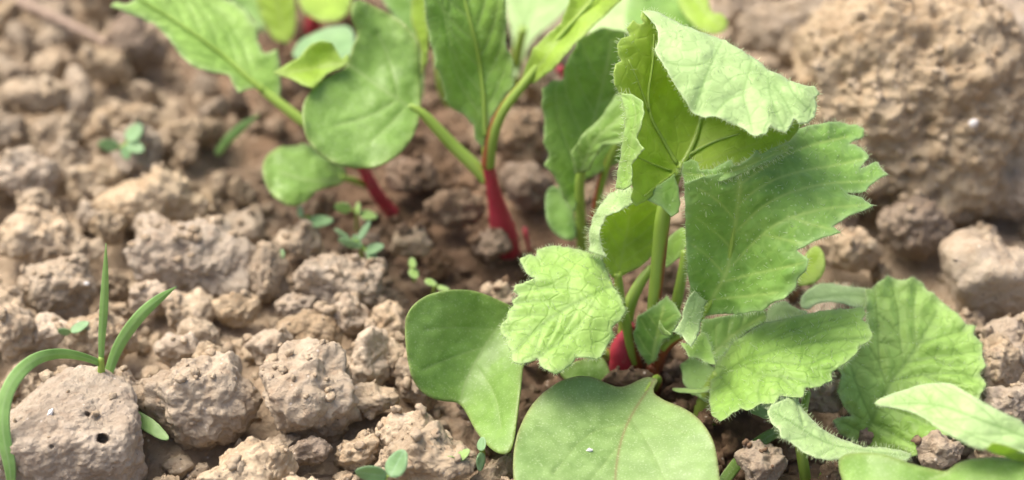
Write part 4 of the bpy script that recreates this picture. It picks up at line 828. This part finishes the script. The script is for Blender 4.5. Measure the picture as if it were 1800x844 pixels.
# --- plants at the far end
G_ = Thing('radish_plant', 'blurred radish seedling with a whitish leaf beyond the crimson stem', 'radish plant', gpt(905, 150), 'radish seedlings along the row')
G_.part('stem', tube([(905, 165, 40.6), (903, 135, 40.2), (908, 100, 39.6), (920, 50, 39.2)], (12, 11, 10, 8)))
leaf(G_, 'leaf', [(886, -10), (885, -60), (1000, -70), (1014, -5), (1003, 12), (980, 34), (945, 62), (928, 86), (916, 120), (905, 138), (898, 122), (902, 70), (892, 32)], [(905, 135, 39.6), (890, 0, 40.6), (1010, 0, 40.2), (950, 50, 40.1)], 'pale', rib=[(905, 132), (915, 70), (945, -20)], nlat=3, step=7, seed=70)
leaf(G_, 'leaf', [(1030, 62), (1045, 30), (1080, -10), (1150, -40), (1120, 40), (1095, 70), (1070, 60)], [(1035, 60, 38.0), (1100, -30, 38.2), (1100, 60, 37.6)], 'pale', step=7, seed=71)
leaf(G_, 'leaf', [(1098, 30), (1110, -30), (1220, -40), (1245, 30), (1220, 60), (1160, 55), (1110, 70)], [(1100, 30, 37.6), (1200, -30, 38), (1230, 50, 37.4)], 'deep', step=7, seed=72)
leaf(G_, 'leaf', [(1180, -40), (1242, -40), (1246, 6), (1252, 22), (1270, 24), (1281, 38), (1276, 53), (1256, 61), (1230, 56), (1210, 36), (1194, 14)], [(1190, 0, 37.2), (1245, -30, 37.3), (1275, 45, 36.8), (1220, 40, 36.9)], 'young', rib=[(1210, -30), (1235, 20), (1270, 45)], step=6, seed=73, label='bright yellow-green lobe behind the folded leaf')
H_ = Thing('radish_plant', 'blurred radish seedling farthest along the row, with a small red root', 'radish plant', gpt(552, 58), 'radish seedlings along the row')
H_.part('root', tube([(556, 66, 42.3), (550, 48, 42.0), (552, 34, 41.7), (560, 10, 41.3)], (14, 16, 12, 8), 'root', red=(1, 1, 1, 1)))
leaf(H_, 'leaf', [(440, -40), (516, -40), (520, 36), (516, 66), (502, 77), (482, 71), (463, 42), (452, 10)], [(500, 75, 39.6), (455, 0, 39.8), (518, 0, 39.4)], 'young', rib=[(500, 72), (490, 20), (480, -30)], nlat=3, step=7, seed=80)
leaf(H_, 'leaf', [(390, -40), (445, -40), (462, 30), (466, 62), (452, 46), (430, 20), (405, 0)], [(400, -20, 40.5), (460, 50, 40.2), (450, -30, 40.6)], 'deep', step=7, seed=81)
leaf(H_, 'leaf', [(512, -40), (625, -40), (614, 22), (592, 39), (560, 36), (532, 22)], [(520, 0, 40.0), (620, 0, 40.0), (570, 38, 39.4)], 'young', step=7, seed=82)
leaf(H_, 'leaf', [(508, 104), (524, 72), (550, 56), (590, 45), (622, 45), (625, 95), (600, 112), (560, 112)], [(510, 100, 38.4), (560, 52, 38.7), (620, 60, 38.4), (590, 110, 38.0)], 'teal', step=6, rnd=2, seed=83, label='bluish leaf behind the curled leaf')
leaf(H_, 'leaf', [(660, -20), (720, -20), (742, 40), (745, 160), (735, 200), (730, 120), (700, 40)], [(670, -10, 38.5), (740, 60, 38.3), (735, 190, 38.0)], 'deep', step=7, seed=84)
H_.part('stalk', tube([(790, 185, 38.6), (775, 160, 38.4), (770, 120, 38.2), (765, 60, 38.0)], (7, 7, 6, 5)))

# ------------------------------------------------------------------ grass and weeds
g = Thing('grass_seedling', 'young grass seedling with three narrow blades behind the wormhole clod', 'grass', gpt(180, 690), None)
g.part('stem', tube([(181, 715, 32.6), (180, 685, 32.35), (178, 655, 32.2), (178, 628, 32.05)], (7.5, 7.5, 7, 5), red=(.3, .1, 0, 0)))
g.part('blade', ribbon([(178, 650, 32.15), (177, 610, 31.95), (181, 545, 31.65), (184, 490, 31.4), (186, 428, 31.15)], (8, 12, 18, 14, 1), fold=.3, twist=(10, 10, 15, 15, 15)), label='upright pointed grass blade')
g.part('blade', ribbon([(187, 672, 32.4), (195, 640, 32.4), (212, 600, 32.3), (245, 555, 32.2), (280, 524, 32.2), (310, 504, 32.2)], (14, 17, 21, 22, 17, 1), fold=.25, twist=(0, -10, -15, -15, -10, -10)), label='leaning grass blade')
g.part('blade', ribbon([(178, 640, 32.1), (150, 628, 31.9), (105, 620, 31.6), (60, 630, 31.2), (25, 662, 30.9), (5, 705, 30.8), (3, 760, 30.75), (20, 830, 30.8), (17, 880, 31.0)], (11, 14, 19, 23, 25, 25, 25, 22, 4), fold=.15, twist=(0, 5, 10, 10, 5, 0, 0, 0, 0)), label='arching grass blade bent down to the soil')

def weed(label, base, leaves, mat='teal', name='weed_seedling', stem=None, group=None, lift=.6):
    """tiny seedling: leaves are (cx, cy, length, width, angle in degrees, depth tilt)"""
    d0 = float(depth_on(base[0], base[1], 0.05)); W = Thing(name, label, 'weed seedling', P(*base, d0), group)
    top = (np.mean([l[0] for l in leaves]), np.mean([l[1] for l in leaves]))
    dt = d0 - 0.006 * max(0, base[1] - top[1]) - lift
    W.part('stem', tube([(base[0], base[1] + 12, d0 + .15), (base[0], base[1], d0), (*((np.array(base) + top) / 2), (d0 + dt) / 2 + .03), (*top, dt + .05)], (3.5, 3, 2.6, 2), step=.03, seg=8))
    for k, (cx, cy, L, w, a, tl) in enumerate(leaves):
        L, w = L * .9, w * .85
        ca, sa = math.cos(math.radians(a)), math.sin(math.radians(a))
        t = np.linspace(0, 2 * math.pi, 22)[:-1]
        x = L / 2 * np.cos(t); y = w / 2 * np.sin(t) * (1 - .22 * np.cos(t))
        o = np.c_[cx + x * ca - y * sa, cy + x * sa + y * ca]
        e = [(cx - L / 2 * ca, cy - L / 2 * sa), (cx + L / 2 * ca, cy + L / 2 * sa)]
        dep = [(*e[0], dt), (*e[1], dt + tl), (cx - w / 2 * sa, cy + w / 2 * ca, dt + tl / 2 - .08), (cx + w / 2 * sa, cy - w / 2 * ca, dt + tl / 2 + .06), (cx, cy, dt + tl / 2 + .03)]
        leaf(W, 'leaf', o, dep, mat, rib=[e[0], (cx, cy), (e[1][0] * .9 + cx * .1, e[1][1] * .9 + cy * .1)], step=max(3, w / 7), rnd=0, seed=200 + k + int(cx), vw=1.8, vdepth=.008, puff=.008, wav=.02)
        # a short stalk ties the blade to the stem top
        W.part('stalk', tube([(*top, dt + .06), (*e[0], dt + .02), (e[0][0] * .8 + cx * .2, e[0][1] * .8 + cy * .2, dt + tl * .1 + .03)], (2, 2, 1.2), step=.03, seg=8))
weed('sage-green weed seedling with two oval leaves in front of the pale crumbly clod', (676, 852), [(652, 834, 62, 34, 188, -.1), (698, 814, 60, 42, -62, .1), (690, 862, 50, 30, 20, -.2)], lift=1.1)
weed('blurred blue-green weed seedling on the open soil above the wide flat clod', (222, 285), [(190, 256, 44, 24, 188, .1), (236, 233, 44, 30, -50, .2), (238, 258, 36, 26, 20, -.1), (222, 268, 28, 22, 80, -.2)])
weed('bright green weed seedling with two leaves at the foot of the thin red stem', (627, 392), [(602, 366, 34, 22, 190, .1), (648, 378, 36, 20, 10, .0), (628, 366, 26, 12, -80, .1)], mat='blade')
weed('dark green weed seedling with a single long leaf below the puckered seed leaf', (532, 394), [(562, 388, 54, 24, -4, .1), (527, 372, 24, 12, -95, .1)])
weed('many-leaved blue-green weed seedling behind the grey-tan rounded clod', (636, 448), [(612, 428, 44, 16, 200, .1), (640, 404, 44, 14, -58, .2), (658, 436, 40, 20, -18, .0), (655, 452, 30, 18, 50, -.1), (600, 412, 36, 10, 215, .2), (626, 425, 30, 18, -110, .1)])
weed('tiny bright green sprout on the moist soil', (728, 482), [(724, 462, 22, 16, -100, .1), (728, 480, 24, 20, 60, -.1)], mat='blade')
weed('tiny green sprout touching the folded seed leaf from behind', (762, 508), [(758, 496, 26, 14, 20, .0), (780, 506, 26, 10, 12, .0)], mat='blade')
weed('green sprout with a narrow leaf under the tip of the folded seed leaf', (850, 790), [(846, 812, 38, 18, 96, -.1), (846, 780, 28, 18, -80, .1)])
weed('little green sprout leaning out from behind the pale crumbly clod', (806, 812), [(814, 798, 32, 18, -38, .1), (792, 808, 20, 12, 200, .0)], mat='blade')
weed('small blue-green seedling half buried beside the upright grass blade', (130, 590), [(112, 584, 26, 14, 190, .0), (140, 574, 40, 18, -28, .0)])
weed('dim green seedling between flat slab and puckered seed leaf', (494, 458), [(494, 446, 20, 12, -85, .1), (488, 454, 16, 10, 200, 0)])
b = Thing('grass_seedling', 'single blurred grass blade under the long pale leaf', 'grass', gpt(385, 266))
b.part('blade', ribbon([(380, 272, depth_on(380, 272) - .1), (400, 245, depth_on(380, 272) - .5), (430, 218, depth_on(380, 272) - .7), (455, 202, depth_on(380, 272) - .8)], (10, 18, 15, 2), fold=.2))
b = Thing('weed_seedling', 'broad green leaf poking out from behind the wormhole clod', 'weed seedling', gpt(262, 740))
leaf(b, 'leaf', [(232, 716), (256, 729), (268, 736), (285, 751), (300, 772), (284, 774), (264, 764), (238, 748)], [(225, 715, 32.6), (256, 730, 32.2), (300, 772, 31.9), (262, 764, 32.0)], 'grass', rib=[(256, 732), (275, 750), (298, 770)], step=4, rnd=2, seed=90)

# ------------------------------------------------------------------ twig and flecks
d_ = depth_on(120, 45)
tw = Thing('twig', 'thin dry grey-brown twig lying on the soil beyond the open ground', 'twig', gpt(120, 45))
tw.part('shaft', tube([(30, 2, depth_on(30, 2, .3)), (75, 22, depth_on(75, 22, .35)), (120, 42, depth_on(120, 42, .35)), (160, 62, depth_on(160, 62, .3)), (198, 84, depth_on(198, 84, .2))], (7, 8, 8, 7, 5), 'twig', lump=.25))
def fleck(name, label, px, py, d, w, h, a, seed):
    v, f = ICO[3]; c = P(px, py, d); k = d / FPX / 2; ca, sa = math.cos(a), math.sin(a)
    q = v * (1 + .3 * fbm(v * 1.3 + seed, seed, 3))[:, None] * np.array([w, h * .6, h]) * k
    q = np.c_[q[:, 0] * ca - q[:, 2] * sa, q[:, 1], q[:, 0] * sa + q[:, 2] * ca]
    o = link(name, new_mesh(name, q, f, M['white'])); o.location = tuple(c * CM); tag(o, label, 'fleck')

bpy.context.view_layer.update(); DG = bpy.context.evaluated_depsgraph_get()
def surface_depth(px, py):
    """distance at which the sight line through a pixel meets what is already built"""
    o3 = Vector((0, 0, CAM_H * CM)); dv = Vector(P(px, py, 1.0) * CM) - o3
    ok, loc, *_ = SC.ray_cast(DG, o3, dv.normalized()); return float(project(np.array(loc) / CM)[2]) if ok else float(depth_on(px, py))
for name, lab, px, py, w, h, a in (('husk_fragment', 'white chaff flake stuck on the clod with the wormhole', 88, 727, 9, 21, -.5), ('white_grain', 'white grain on the face of the huge pitted block', 1712, 217, 16, 15, .4),
                                   ('white_grain', 'tiny white grain lying on the large round seed leaf', 1036, 792, 12, 8, .2), ('white_grain', 'white grain on the broad tan clod behind the grass', 152, 499, 9, 8, .2)):
    fleck(name, lab, px, py, surface_depth(px, py) - .01, w, h, a, int(px))
